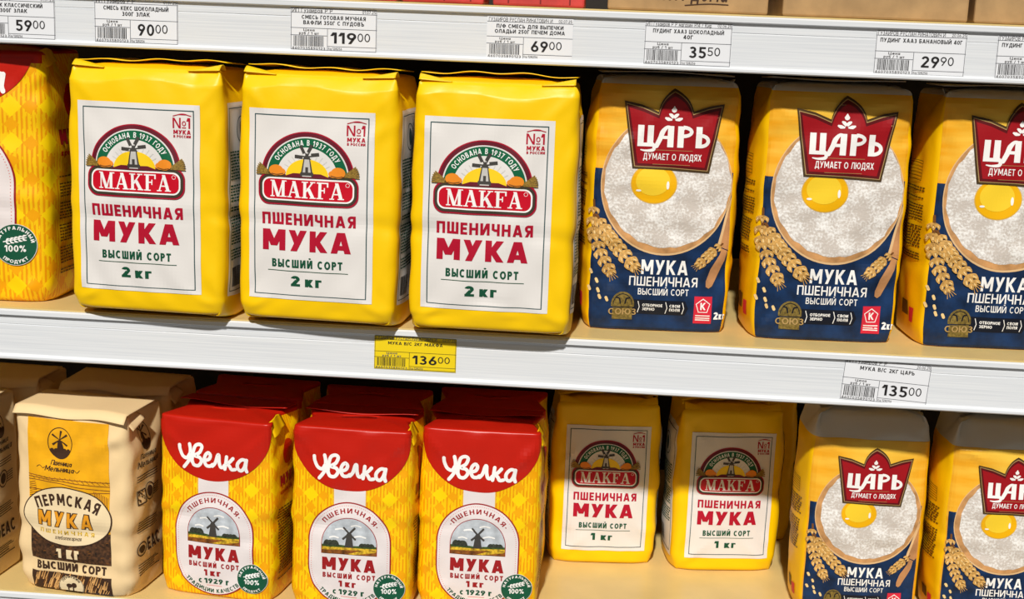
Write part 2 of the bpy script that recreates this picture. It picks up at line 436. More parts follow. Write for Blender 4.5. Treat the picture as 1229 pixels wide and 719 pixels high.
# ------------------------------------------------------------------ paper bags
def sstep(x, a, b): t = np.clip((x-a)/(b-a), 0, 1); return t*t*(3-2*t)
class Bag:
    def __init__(s, W, D, H, seed=0, r=.007, fb=.006, sb=.007, rb=.005, rt=.004, gus=.012, gh=.03, sh=0, shin=0, creases=(.47,), amp=1., puff=.003, cornb=.006, bi=.005, bh=.005, lift=0):
        s.__dict__.update(locals()); R = np.random.RandomState(seed)
        s.fw = W/2-r; s.arc = PI/2*r; s.sd = D-2*r; s.Lh = 2*s.fw+2*s.arc+s.sd
        s.sc = s.fw+s.arc+s.sd/2
        s.wav = [(R.uniform(0, PI), 2*PI/R.uniform(.022, .06), R.uniform(0, 6.3), R.uniform(.00012, .0003)*amp) for _ in range(7)]
        s.cr = [(c*H+R.uniform(-.003, .003), R.uniform(-.0011, -.0008)*amp, .0055, R.uniform(0, 6), R.uniform(-.03, .03)) for c in creases]
        # short random folds near the corners and edges
        s.fold = []
        for _ in range(int(16*amp)):
            sx = R.choice([-1, 1])*(s.fw+R.uniform(-.012, .012)) if R.rand() < .6 else R.uniform(-s.Lh, s.Lh)
            vv = R.choice([R.uniform(.0, .22), R.uniform(.78, 1), R.uniform(.2, .8)])*H
            s.fold.append((sx, vv, R.uniform(0, PI), R.uniform(.008, .022), R.uniform(.0035, .0055), R.uniform(-.0012, .0012)*amp))
        for sg in (-1, 1):
            q = R.uniform(.8, 1.2, 4)
            s.fold += [(sg*(s.fw-.010), .014*q[0], -sg*.75, .017*q[1], .0040, .0011*amp), (sg*(s.fw-.006), .026*q[2], -sg*1.1, .015*q[3], .0040, -.0009*amp),
                       (sg*(s.fw-.008), H-.020*q[1], sg*.8, .016*q[0], .0040, .0009*amp), (sg*(s.fw+.002), H-.036*q[3], sg*1.2, .018*q[2], .0042, -.0009*amp)]
    def base(s, S):
        S = np.asarray(S, float); sg = np.where(S < 0, -1., 1.); a = np.minimum(np.abs(S), s.Lh)
        W, D, r, fw, arc, sd = s.W, s.D, s.r, s.fw, s.arc, s.sd
        x = np.minimum(a, fw); y = np.full_like(a, -D/2); nx = np.zeros_like(a); ny = np.full_like(a, -1.)
        k = (a > fw) & (a <= fw+arc); t = (a-fw)/r
        x = np.where(k, fw+r*np.sin(t), x); y = np.where(k, -D/2+r-r*np.cos(t), y); nx = np.where(k, np.sin(t), nx); ny = np.where(k, -np.cos(t), ny)
        k = (a > fw+arc) & (a <= fw+arc+sd)
        x = np.where(k, W/2, x); y = np.where(k, -D/2+r+(a-fw-arc), y); nx = np.where(k, 1., nx); ny = np.where(k, 0., ny)
        k = (a > fw+arc+sd) & (a <= fw+2*arc+sd); t = (a-fw-arc-sd)/r
        x = np.where(k, fw+r*np.cos(t), x); y = np.where(k, D/2-r+r*np.sin(t), y); nx = np.where(k, np.cos(t), nx); ny = np.where(k, np.sin(t), ny)
        k = a > fw+2*arc+sd
        x = np.where(k, fw-(a-fw-2*arc-sd), x); y = np.where(k, D/2, y); nx = np.where(k, 0., nx); ny = np.where(k, 1., ny)
        return sg*x, y, sg*nx, ny
    def disp(s, S, V):
        a = np.abs(S); t = np.clip(V/s.H, 0, 1); g = np.sqrt(np.clip(4*t*(1-t), 0, 1))
        ef = s.fw+s.arc*.5; d = s.fb*np.clip(1-(S/ef)**2, 0, 1)*g
        t2 = (a-s.sc)/(s.sd/2+s.arc*.5); kk = np.clip(1-t2**2, 0, 1)
        d = d+s.sb*kk*g
        d = d-s.gus*np.clip(1-np.abs(t2), 0, 1)*sstep(V, s.H-s.gh, s.H)
        fade = sstep(V, 0, .012)*(1-sstep(V, s.H-.006, s.H))
        wv = 0
        for th, kf, ph, am in s.wav: wv = wv+am*np.sin(kf*(math.cos(th)*S+math.sin(th)*V)+ph)
        for v0, am, wd, ph, sl in s.cr:
            q = (V-v0-sl*S-.0016*np.sin(S*90+ph))/wd; wv = wv+am*np.exp(-q*q)*(.65+.35*np.sin(S*60+ph))-am*.6*np.exp(-((q-2.0)/1.3)**2)
        for sx, vv, th, ln, wd, am in s.fold:
            du, dv = S-sx, V-vv; A = math.cos(th)*du+math.sin(th)*dv; B = -math.sin(th)*du+math.cos(th)*dv
            wv = wv+am*np.exp(-(A/ln)**2-(B/wd)**2)
        # printed paper tucks in at the bottom corners
        cb = np.exp(-((a-s.fw-s.arc/2)/.011)**2)*s.cornb*(1-sstep(V, 0, .016))
        return d+wv*fade-cb
    def inset(s, V, ny, x):
        fr = np.clip(-ny, 0, 1)**2; q = np.clip(1-V/s.rb, 0, 1); i = (1-fr)*s.rb*(1-np.sqrt(1-q*q))
        q = np.clip(1-V/s.bh, 0, 1); i = i+fr*s.bi*(1-np.sqrt(1-q*q))
        q = np.clip(V-(s.H-s.rt), 0, s.rt); i = i+s.rt-np.sqrt(np.maximum(s.rt**2-q**2, 0))
        if s.sh: i = i+s.shin*np.clip((V-(s.H-s.sh)+s.sh*.22*np.sin(x*70+s.seed))/s.sh, 0, 1.1)*np.clip(-ny, .35, 1)
        return i
    def at(s, S, V, off=0):
        S = np.asarray(S, float); V = np.clip(np.asarray(V, float), 0, s.H)
        x, y, nx, ny = s.base(S); d = s.disp(S, V)-s.inset(V, ny, x)+off
        z = V+s.lift*np.clip(-y/(s.D/2), 0, 1)**1.3*(1-sstep(V, 0, .035))
        return np.stack([x+nx*d, y+ny*d, z], -1)
    def body(s, parent, matf, mats, step=.0026):
        n = int(2*s.Lh/step); S = -s.Lh+2*s.Lh*np.arange(n)/n
        e = [0, .0006, .0015, .003]; V = np.concatenate([e, np.arange(.005, s.H-.0055, step), s.H-np.array([.0045, .0033, .0022, .0012, .0005, 0])])
        if s.sh: V = np.unique(np.concatenate([V, [s.H-s.sh-.0008, s.H-s.sh, s.H-s.sh+.0008]]))
        SS, VV = np.meshgrid(S, V); P = s.at(SS.ravel(), VV.ravel()).reshape(len(V), n, 3)
        rows = [P[i] for i in range(len(V))]; sv = [VV[i] for i in range(len(V))]
        R = np.random.RandomState(s.seed+5)
        def cap(ring, top):
            o = []; sp = np.stack([np.clip(ring[:, 0], -(s.W-s.D)/2*.9, (s.W-s.D)/2*.9), np.zeros(n), ring[:, 2]], -1)
            ph = R.uniform(0, 6, 4)
            for q in (.06, .14, .26, .42, .6, .8, 1.):
                r2 = ring+(sp-ring)*q
                if top: r2[:, 2] = s.H+s.puff*(1-(1-q)**2)+.0007*q*np.sin(r2[:, 0]*130+ph[0])*np.sin(r2[:, 1]*170+ph[1])
                else: r2[:, 2] = ring[:, 2]*(1-q)**1.5+.0004*q
                o.append(r2)
            return o
        tp = cap(rows[-1], True); bt = cap(rows[0], False)
        allr = bt[::-1]+rows+tp
        nb = len(bt); verts = np.concatenate(allr); uv = []
        for i in range(len(allr)):
            v = 0. if i < nb else (s.H+.02*(i-nb-len(rows)) if i >= nb+len(rows) else V[i-nb])
            uv.append(np.stack([S, np.full(n, v)], -1))
        uv = np.concatenate(uv); faces, fm = [], []
        for i in range(len(allr)-1):
            reg = 'bottom' if i < nb else ('top' if i >= nb+len(rows)-1 else 'wall')
            vc = 0 if reg == 'bottom' else (s.H if reg == 'top' else (V[i-nb]+V[i-nb+1])/2)
            for j in range(n):
                k = (j+1) % n
                faces.append([i*n+j, i*n+k, (i+1)*n+k, (i+1)*n+j]); fm.append(matf(S[j]+s.Lh/n, vc, reg))
        for base_i, flip in ((0, True), ((len(allr)-1)*n, False)):
            loop = [base_i+j for j in range(n)]
            # the last ring collapses onto a spine: close it with strips
            for j in range(n//2):
                a, b, c2, d2 = loop[j], loop[j+1], loop[n-1-j], loop[(n-j) % n]
                if len({a, b, c2, d2}) < 3: continue
                f = [a, b, c2] if d2 == a else [a, b, c2, d2]
                f = list(dict.fromkeys(f))
                if len(f) >= 3: faces.append(f[::-1] if flip else f); fm.append(matf(0, s.H if not flip else 0, 'top' if not flip else 'bottom'))
        return link_mesh('paper_body', verts, faces, mats, fm, parent, True, uv)
    def prints(s, baked, parent, base_off=.0004, lay=.00013, only=None):
        objs = {}
        for name, (V, Fc, M, L, mats, par) in baked.items():
            if not len(V): continue
            P = s.at(V[:, 0], V[:, 1], base_off+L*lay)
            nm = name.split('|')[0]
            objs[name] = link_mesh(nm, P, Fc, mats, M, objs.get(par, parent), True, V)
        return objs
    def sheet(s, name, parent, fn, m, nu=36, nv=12, thick=.0007, label=None):
        U = np.linspace(-1, 1, nu); T = np.linspace(0, 1, nv)
        P = np.array([[fn(u, t) for u in U] for t in T]); Q = P.copy(); Q[..., 2] -= thick
        verts = np.concatenate([P.reshape(-1, 3), Q.reshape(-1, 3)]); N = nu*nv; F = []
        for i in range(nv-1):
            for j in range(nu-1):
                a = i*nu+j; F.append([a, a+1, a+nu+1, a+nu]); F.append([N+a, N+a+nu, N+a+nu+1, N+a+1])
        for j in range(nu-1):
            F.append([j, N+j, N+j+1, j+1]); a = (nv-1)*nu+j; F.append([a, a+1, N+a+1, N+a])
        for i in range(nv-1):
            a = i*nu; F.append([a, a+nu, N+a+nu, N+a]); a = i*nu+nu-1; F.append([a, N+a, N+a+nu, a+nu])
        return link_mesh(name, verts, F, [m], None, parent, True, None, label)

# ------------------------------------------------------------------ artwork of each kind of bag
def side_panel_art(a, sc, wd, y0, y1, seed):
    rr = random.Random(seed)
    for sg in (-1, 1):
        a.off = (sg*sc, 0)
        a.g('side_label'); a.c('label_white', 0); a.rect(-wd/2, wd/2, y0, y1)
        a.c('border_green', 1); a.frame(-wd/2+.0025, wd/2-.0025, y0+.004, y1-.004, .0008)
        a.c('border_green', 1); a.ring(-.002, y1-.022, .011, .011, .0009, n=24); a.ell(-.002, y1-.022, .004, .007, n=16)
        a.c('ink_green', 1); y = y1-.04
        while y > y0+.03:
            L = wd-.009; x = -L/2
            while x < L/2-.002:
                q = rr.uniform(.002, .006); q = min(q, L/2-x); a.rect(x, x+q, y, y+.0013); x += q+.0009
            y -= .0024
            if rr.random() < .1: y -= .003
        a.c('ink_black', 1)
        for k in range(18): a.rect(-wd/2+.006+k*.0011, -wd/2+.006+k*.0011+rr.choice([.0004, .0007]), y0+.008, y0+.024)
    a.off = (0, 0)

def makfa_art(W, H, weight, pw, ph, pb, sc, D, px=0):
    a = Art(); x0, y1 = px-pw/2, pb+ph
    X = lambda u: x0+u*pw
    Y = lambda v: y1-v*ph
    a.g('front_label'); a.c('label_white', 0); a.rect(X(0), X(1), Y(1), Y(0))
    t = .0085*pw; a.c('border_green', 1); a.frame(X(.045), X(.955), Y(.972), Y(.028), t)
    # emblem
    a.g('brand_emblem', 'front_label'); cx = X(.478)
    yb = Y(.337); rx = .365*pw; ry = Y(.113)-yb
    def half(m, l, k, lift=0): a.c(m, l); a.poly(ellpts(cx, yb+lift, rx*k, ry*k, 0, 180, 40))
    half('crimson', 2, 1.02); half('maroon', 3, .995); half('label_white', 4, .905); half('green', 5, .875); half('label_white', 6, .665)
    a.c('print_white', 7); a.arctext('ОСНОВАНА В 1937 ГОДУ', cx, yb, rx*.71, 152, 28, ry*.125, .19, .22, ky=ry/rx)
    # rays, hill, mill
    a.c('label_grey', 7)
    for k in range(11):
        an = math.radians(28+k*12.4); a.brush([(cx+rx*.32*math.cos(an), yb+ry*.30*math.sin(an)), (cx+rx*.56*math.cos(an), yb+ry*.56*math.sin(an))], rx*.022, False)
    a.c('sun_yellow', 8); a.poly(ellpts(cx, yb, rx*.47, ry*.40, 0, 180, 24))
    a.c('maroon', 9); a.poly([(cx-rx*.56, yb-.001), (cx+rx*.56, yb-.001), (cx+rx*.30, yb+ry*.07), (cx-rx*.30, yb+ry*.07)])
    a.c('mill_grey', 9); a.poly([(cx-rx*.14, yb), (cx+rx*.14, yb), (cx+rx*.07, yb+ry*.42), (cx-rx*.07, yb+ry*.42)])
    a.c('mill_dark', 10); a.poly([(cx-rx*.09, yb+ry*.40), (cx+rx*.09, yb+ry*.40), (cx+.0002, yb+ry*.54), (cx-.0002, yb+ry*.54)])
    a.rect(cx-rx*.14, cx+rx*.14, yb+ry*.03, yb+ry*.10); a.rect(cx-rx*.03, cx+rx*.03, yb+ry*.1, yb+ry*.22)
    a.poly([(cx-rx*.14, yb), (cx-rx*.10, yb), (cx-rx*.05, yb+ry*.42), (cx-rx*.07, yb+ry*.42)]); a.poly([(cx+rx*.14, yb), (cx+rx*.10, yb), (cx+rx*.05, yb+ry*.42), (cx+rx*.07, yb+ry*.42)])
    hx, hy = cx, yb+ry*.46
    for an in (8, 62, 118, 176):
        c, s_ = math.cos(math.radians(an)), math.sin(math.radians(an)); L = rx*.27
        a.brush([(hx, hy), (hx+c*L, hy+s_*L)], rx*.022, False)
        q = rx*.035; nx, ny = -s_*q, c*q
        a.poly([(hx+c*L*.35+nx*.2, hy+s_*L*.35+ny*.2), (hx+c*L+nx*.2, hy+s_*L+ny*.2), (hx+c*L+nx*1.6, hy+s_*L+ny*1.6), (hx+c*L*.35+nx*1.6, hy+s_*L*.35+ny*1.6)])
    # bread and ears at both ends
    for sg in (-1, 1):
        a.c('straw', 10)
        for k in range(6):
            an = math.radians((20+k*16)); bx, by = cx+sg*rx*.82, yb+ry*.05
            a.brush([(bx, by), (bx+sg*rx*.30*math.cos(an*.55-.25), by+ry*.26*math.sin(an*.75-.35))], [rx*.06, rx*.03], True, False)
        a.c('orange', 11); a.ell(cx+sg*rx*.68, yb+ry*.12, rx*.155, ry*.125, n=20); a.ell(cx+sg*rx*.60, yb+ry*.09, rx*.13, ry*.085, n=20)
        a.c('wheat_dark', 12); a.brush([(cx+sg*rx*.78, yb+ry*.04), (cx+sg*rx*.66, yb+ry*.02), (cx+sg*rx*.52, yb+ry*.05)], rx*.02, False)
    # name plate
    py0, py1 = Y(.487), Y(.325); pl, pr = X(.083), X(.885)
    def plate(m, l, q, rr): a.c(m, l); a.rrect(pl+q, pr-q, py0+q, py1-q, rr)
    R0_ = (py1-py0)*.36; u = (py1-py0)
    plate('crimson', 6, 0, R0_); plate('maroon', 7, u*.035, R0_*.95); plate('olive_dark', 8, u*.06, R0_*.9); plate('print_white', 9, u*.135, R0_*.7); plate('logo_red', 10, u*.185, R0_*.6)
    a.c('print_white', 11); a.text('MAKFA', X(.185), X(.775), Y(.447), Y(.362), track=.05, gl=serif)
    a.ring(X(.80), Y(.372), pw*.016, pw*.016, pw*.003, n=16); a.text('R', X(.793), X(.807), Y(.377), Y(.367), .2) if False else None
    # lettering
    a.g('lettering', 'front_label'); a.c('crimson', 2)
    a.text('№1'.replace('№', 'N'), X(.785), X(.845), Y(.122), Y(.066), .2) if False else None
    a.text('N', X(.785), X(.85), Y(.120), Y(.066), .15); a.text('О', X(.86), X(.892), Y(.108), Y(.082), .2); a.rect(X(.86), X(.892), Y(.119), Y(.114)); a.text('1', X(.898), X(.925), Y(.120), Y(.066), .2)
    a.text('МУКА', X(.79), X(.93), Y(.150), Y(.128), .24); a.text('В РОССИИ', X(.79), X(.93), Y(.168), Y(.155), .26)
    a.brush([(X(.79), Y(.058)), (X(.86), Y(.047)), (X(.93), Y(.056))], pw*.007); a.poly(ellpts(X(.865), Y(.052), pw*.04, ph*.008, 0, 180, 10))
    a.text('ПШЕНИЧНАЯ', X(.115), X(.865), Y(.592), Y(.530), .23, .17)
    a.text('МУКА', X(.12), X(.835), Y(.727), Y(.618), .25, .11)
    a.c('ink_green', 2); a.text('ВЫСШИЙ СОРТ', X(.195), X(.765), Y(.815), Y(.772), .25, .2)
    a.rect(X(.16), X(.81), Y(.835), Y(.8315))
    a.text(weight[0], X(.35), X(.35)+pw*.075*(1 if weight[0] != '1' else .62), Y(.914), Y(.858), .26); a.text('кг', X(.465), X(.60), Y(.914), Y(.858), .22)
    side_panel_art(a, sc, D*.74, pb-.002, pb+ph+.002, 3)
    return bake(a)

UV_SCRIPT = [[(145,80),(150,112),(172,152),(205,166),(226,140)],[(220,76),(229,120),(222,180),(185,226)],
    [(246,190),(252,130),(266,88),(298,78),(318,94),(302,130),(268,150),(305,164),(319,190),(296,218),(262,212),(248,185)],
    [(338,184),(374,176),(386,150),(370,132),(348,148),(340,182),(355,216),(384,222),(402,212)],
    [(402,222),(424,198),(440,152),(450,150),(452,192),(462,226),(480,230),(494,216)],
    [(508,160),(503,200),(496,242)],[(556,172),(530,196),(505,206)],[(510,204),(532,224),(546,246),(572,246)],
    [(652,186),(622,180),(592,206),(592,240),(616,256),(640,232),(656,184)],[(656,184),(648,236),(656,264)]]
def seal_art(a, cx, cy, r, l):
    a.c('label_white', l); a.ell(cx, cy, r*1.03, r*1.03); a.c('seal_green', l+1); a.ell(cx, cy, r, r)
    a.c('print_white', l+2)
    a.arctext('НАТУРАЛЬНЫЙ', cx, cy, r*.75, 172, 8, r*.17, .22, .2); a.arctext('ПРОДУКТ', cx, cy, r*.92, 228, 312, r*.17, .22, .2, True)
    a.text('100%', cx-r*.5, cx+r*.5, cy-r*.34, cy-r*.02, .2, .12)
    a.brush([(cx-r*.55, cy+r*.14), (cx, cy+r*.26), (cx+r*.52, cy+r*.36)], r*.05)
    for k in range(5):
        for sg in (-1, 1):
            bx = cx-r*.42+k*r*.19; by = cy+r*.17+k*r*.045
            a.brush([(bx, by), (bx+r*.07, by+sg*r*.10), (bx+r*.2, by+sg*r*.12)], [r*.03, r*.1, r*.02], False)
def uvelka_art(W, H, sc, D, f, dz, weight='1'):
    """shapes in metres of the small bag, scaled by f and lifted by dz"""
    a = Art()
    X = lambda x: x*f
    Z = lambda z: z*f+dz
    R = lambda x0, x1, z0, z1: a.rect(X(x0), X(x1), Z(z0), Z(z1))
    T = lambda t, x0, x1, z0, z1, *q: a.text(t, X(x0), X(x1), Z(z0), Z(z1), *q)
    a.g('red_band'); a.c('red_paper', 1)
    yc = min(Z(.1520), H-.004); ro = .0505*f; zc = Z(.1520); rz = zc-Z(.1065)
    arc = [(x, z) for x, z in ellpts(0, zc, ro, rz, 180, 360, 60) if z <= yc]
    a.poly(arc if zc <= yc else arc)
    if zc < H-.0062: a.rect(-ro, ro, zc, H-.0045)
    a.c('print_white', 3)
    for st in UV_SCRIPT:
        a.brush([(X(-.0330+(x-130)*.0640/535.), Z(.1362-(y-.095*(x-145)-72)*.0195/150.)) for x, y in st], .0030*f)
    a.g('front_label'); a.c('uv_white', 0); R(-.0135, .0135, .092, .1095)
    a.c('uv_pink', 1)
    for i in range(12):
        for xx in (-.0142, .0142): R(xx-.0002, xx+.0002, .1068-i*.0010, .1073-i*.0010)
    rx, cT, cB = .0358*f, Z(.0968)-.0358*f, Z(.0025)+.0358*f
    def stad(m, l, q):
        a.c(m, l); a.poly(ellpts(0, cT, rx-q, rx-q, 0, 180, 36)+ellpts(0, cB, rx-q, rx-q, 180, 360, 36))
    stad('uv_maroon', 1, 0); stad('uv_white', 2, .0011*f)
    a.c('uv_pink', 3); rd = .0328*f; d_ = .00036*f
    for i in range(56):
        an = math.radians(180*i/55.); a.ell(rd*math.cos(an), cT+rd*math.sin(an), d_, d_, n=6)
        if i < 15 or i > 41:
            a.ell(rd*math.cos(-an), cB-rd*math.sin(an), d_, d_, n=6)
    for i in range(12):
        for sg in (-1, 1): a.ell(sg*rd, cT-(cT-cB)*i/11, d_, d_, n=6)
    a.g('mill_picture', 'front_label')
    rr = .0234*f; wb = Z(.0508); wy = Z(.0828)-rr; wc = 0; wl, wr = -rr, rr
    Q = lambda y: wy+.001*f-(y-549)*(wy-wb)/31.    # 549 horizon .. 580 foot of the picture
    a.c('uv_maroon', 3); a.poly([(wl-.0006, wb-.0006), (wr+.0006, wb-.0006)]+ellpts(wc, wy, rr+.0006, rr+.0006, 0, 180, 32))
    a.c('sky_grey', 4); a.poly([(wl, wb), (wr, wb)]+ellpts(wc, wy, rr, rr, 0, 180, 32))
    a.c('print_white', 5)
    for x, z, l in ((-.3, .55, .4), (.25, .7, .35), (.4, .3, .4), (-.55, .25, .3)): a.brush([(rr*(x-l*.5), wy+rr*z), (rr*x, wy+rr*(z+.04)), (rr*(x+l*.5), wy+rr*z)], rr*.06)
    a.c('field_green', 6); a.conc([(wl, Q(555)), (wl+rr*.4, Q(552)), (wc, Q(557)), (wr-rr*.4, Q(553)), (wr, Q(555)), (wr, Q(565)), (wl, Q(565))])
    a.c('field_gold', 7); a.rect(wl, wr, wb, Q(562)); a.c('field_brown', 8); a.conc([(wl, wb), (wl+rr*.9, wb), (wl+rr*1.5, Q(568)), (wl, Q(572))]); a.conc([(wr-rr*.8, wb), (wr, wb), (wr, Q(573))])
    a.c('tree_dark', 8)
    for q in (-.80, -.68, -.56, -.5): a.poly(ellpts(wc+q*rr, Q(557), rr*.14, rr*.22, 0, 180, 12))
    for q in (.48, .58, .70, .82): a.poly(ellpts(wc+q*rr, Q(557), rr*.12, rr*.14, 0, 180, 12))
    a.c('mill_dark', 9); mx = 0; a.poly([(mx-rr*.16, Q(561)), (mx+rr*.16, Q(561)), (mx+rr*.09, wy+rr*.36), (mx-rr*.09, wy+rr*.36)]); a.poly(ellpts(mx, wy+rr*.36, rr*.1, rr*.1, 0, 180, 10))
    for an in (48, 132, 222, 318):
        c, s_ = math.cos(math.radians(an)), math.sin(math.radians(an)); L = rr*.32
        a.brush([(mx+c*L*.1, wy+rr*.42+s_*L*.1), (mx+c*L, wy+rr*.42+s_*L)], rr*.065, False)
    a.g('lettering', 'front_label'); a.c('uv_maroon', 3)
    a.arctext('·ПШЕНИЧНАЯ·', 0, cT, .0264*f, 148, 32, .0042*f, .2, .25)
    T('МУКА', -.0232, .0232, .0352, .0468, .27, .13)
    T('высший сорт', -.0228, .0228, .0282, .0345, .2, .2)
    if weight == '1': T('1', -.0085, -.0058, .0205, .0262, .28)
    else: T('2', -.0095, -.0055, .0205, .0262, .26)
    T('кг', -.0032, .0062, .0205, .0268, .24)
    a.c('ink_green', 3); T('с', -.0140, -.0108, .0132, .0190, .24); T('1929', -.0086, .0080, .0132, .0180, .25); T('г', .0106, .0134, .0132, .0190, .24)
    a.c('uv_pink', 3); R(-.007, .007, .0112, .0117)
    a.c('ink_green', 3); a.arctext('ТРАДИЦИИ КАЧЕСТВА', 0, cB, .0336*f, 220, 320, .0036*f, .22, .2, True)
    a.g('seal'); seal_art(a, X(.0345), Z(.0215), .0130*f, 5)
    rr_ = random.Random(5)
    for sg in (-1, 1):
        a.off = (sg*sc, 0); a.g('side_label'); q = D*.3
        a.c('red_paper', 1); a.ell(0, H*.80, q*.55, q*.55, n=24); a.c('uv_maroon', 1); a.text('МУКА', -q*.9, q*.9, H*.63, H*.69, .3)
        a.c('red_paper', 1); a.text('крепкая', -q*.9, q*.4, H*.585, H*.61, .2)
        a.c('side_ink', 1); y = H*.5
        while y > H*.1:
            x = -q
            while x < q-.002: z = min(rr_.uniform(.002, .006), q-x); a.rect(x, x+z, y, y+.0012); x += z+.001
            y -= .0026 if rr_.random() > .12 else .006
    a.off = (0, 0)
    return bake(a)

def ear_art(a, pts, wd, l, n=9):
    P = np.array(catmull(pts, 12)); m = len(P)
    a.c('wheat_dark', l); a.brush([tuple(P[0]), tuple(P[m//2]), tuple(P[-1])], wd*.18)
    for i in range(n):
        f = .12+.86*i/(n-1); j = min(int(f*(m-1)), m-2); b = P[j]; t = P[j+1]-P[j]; t = t/np.linalg.norm(t); nn = np.array([-t[1], t[0]])
        for sg in (-1, 0, 1):
            sz = wd*(.9 if 0 < i < n-1 else .7)
            if sg == 0: q0, q1 = b, b+t*sz*.9
            else: q0, q1 = b+nn*sg*sz*.10, b+t*sz*.85+nn*sg*sz*.52
            md = (q0+q1)/2+nn*sg*sz*.15
            a.c('wheat_gold', l+1+(i % 2)); a.brush([tuple(q0), tuple(md), tuple(q1)], [sz*.12, sz*.46, sz*.06], False)
            a.c('wheat_light', l+3); a.brush([tuple(q0*.6+q1*.4+nn*sg*sz*.1), tuple(q0*.25+q1*.75+nn*sg*sz*.1)], sz*.1, False, False)
    a.c('wheat_gold', l)
    e = P[-1]; t = P[-1]-P[-4]; t = t/np.linalg.norm(t); nn = np.array([-t[1], t[0]])
    for q in (-.5, -.2, .1, .4): a.brush([tuple(e), tuple(e+(t+nn*q)*wd*.9)], wd*.05, False, False)
def tsar_art(W, H, sc, D, Hp, k, ky):
    """all shapes in metres of the large bag, scaled by k, ky"""
    a = Art()
    X = lambda x: x*k
    Y = lambda z: z*ky
    Pt = lambda L: [(x*k, z*ky) for x, z in L]
    a.g('front_print')
    xl, xr = -W/2+.0015, W/2-.0025
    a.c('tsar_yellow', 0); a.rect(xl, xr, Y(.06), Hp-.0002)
    a.c('navy', 1); a.rect(xl, xr, .0008, Y(.1342))
    cx, cy = X(.002), Y(.1225); lim = min(X(.0597), xr-cx)
    a.c('bowl_rim', 2); a.ell(cx, cy, lim, Y(.058), n=64); a.c('bowl_wood', 3); a.ell(cx, cy+.0005, lim*.985, Y(.0567), n=64)
    pts = []; rr = random.Random(4)
    for i in range(72):
        an = math.radians(i*5); q = 1+.010*math.sin(i*1.7)+rr.uniform(-.007, .007)
        pts.append((X(.003)+X(.0525)*q*math.cos(an), Y(.1240)+Y(.0530)*q*math.sin(an)))
    a.c('flour_print', 4); a.conc(pts)
    ex, ey = X(-.0087), Y(.1235)
    a.c('egg_rim', 5); a.ell(ex, ey, X(.0193), Y(.0166)); a.c('yolk', 6); a.ell(ex, ey, X(.0184), Y(.0158))
    a.c('yolk_light', 7); a.ell(ex-X(.001), ey+Y(.002), X(.0142), Y(.0118))
    a.c('print_white', 8); a.ell(ex+X(.0115), ey-Y(.001), X(.0012), Y(.0034), n=14); a.ell(ex-X(.0125), ey-Y(.006), X(.0022), Y(.0009), n=12)
    a.c('pin_wood', 5); e = min(.0635, xr/k)
    a.conc(Pt([(e, .1165), (e, .0740), (.0570, .0705), (.0475, .0745), (.0485, .0790)]))
    a.c('bowl_rim', 6); a.conc(Pt([(e, .1165), (e, .1090), (.0500, .0745), (.0475, .0745), (.0485, .0790)]))
    a.c('pin_wood', 6); a.conc(Pt([(.0560, .0700), (.0545, .0615), (.0490, .0485), (.0452, .0400), (.0425, .0380), (.0400, .0395), (.0398, .0440), (.0430, .0540), (.0500, .0665), (.0515, .0720)]))
    ear_art(a, Pt([(-.0570, .1080), (-.0560, .0860), (-.0505, .0660), (-.0415, .0500)]), X(.0096), 5, 9)
    ear_art(a, Pt([(-.0545, .0960), (-.0470, .0830), (-.0360, .0700), (-.0225, .0560)]), X(.0106), 9, 9)
    ear_art(a, Pt([(.0520, .0760), (.0450, .0700), (.0400, .0650), (.0340, .0590)]), X(.0078), 7, 6)
    a.c('wheat_light', 3)
    for x, z in ((-.0575, .0500), (-.0525, .0425), (-.0580, .0360), (-.0510, .0345), (-.0495, .0290), (-.0435, .0275)):
        a.brush([(X(x), Y(z)), (X(x)+.0010*k, Y(z)-.0022*ky)], .0024*k)
    a.g('lettering', 'front_print'); a.c('print_white', 3)
    a.text('МУКА', X(-.0152), X(.0242), Y(.0486), Y(.0606), .2, .14)
    a.text('ПШЕНИЧНАЯ', X(-.0247), X(.0329), Y(.0387), Y(.0466), .16, .14)
    a.text('ВЫСШИЙ СОРТ', X(-.0169), X(.0259), Y(.0312), Y(.0366), .16, .16)
    a.g('brand_strip', 'front_print')
    a.c('navy_dark', 3); a.poly(Pt([(-.03, .0146), (.0235, .0146), (.0262, .0206), (.0235, .0268), (-.03, .0268)]))
    a.c('print_white', 4)
    for x in (-.0163, .0070, .0212): a.brush(Pt([(x, .0255), (x+.0014, .0206), (x, .0157)]), .0006*k, False, False)
    a.text('ОТБОРНОЕ', X(-.0125), X(.0044), Y(.0212), Y(.0236), .22); a.text('ЗЕРНО', X(-.0125), X(-.0020), Y(.0178), Y(.0202), .22)
    a.text('СВОИ', X(.0104), X(.0193), Y(.0212), Y(.0236), .22); a.text('ПОЛЯ', X(.0104), X(.0193), Y(.0178), Y(.0202), .22)
    a.c('union_gold', 5); ux, uy = X(-.0292), Y(.0222)
    a.poly(ellpts(ux, uy, .0098*k, .0108*ky, -10, 190, 24)); a.rect(ux-.0085*k, ux+.0085*k, Y(.0095), Y(.0195))
    a.c('navy_dark', 6)
    for sg in (-1, 1): a.brush([(ux+sg*.002*k, uy+.001), (ux+sg*.003*k, uy+.005*ky), (ux+sg*.0055*k, uy+.0058*ky)], .0012*k)
    a.ring(ux, uy, .0082*k, .0092*ky, .0006*k, 0, 180, 20)
    a.c('crown_gold', 7); a.text('СОЮЗ', ux-.0118*k, ux+.0118*k, Y(.0135), Y(.0188), .18, .1)
    a.c('k_red', 4); a.rect(X(.0312), X(.0465), Y(.0082), Y(.0311)); a.c('print_white', 5)
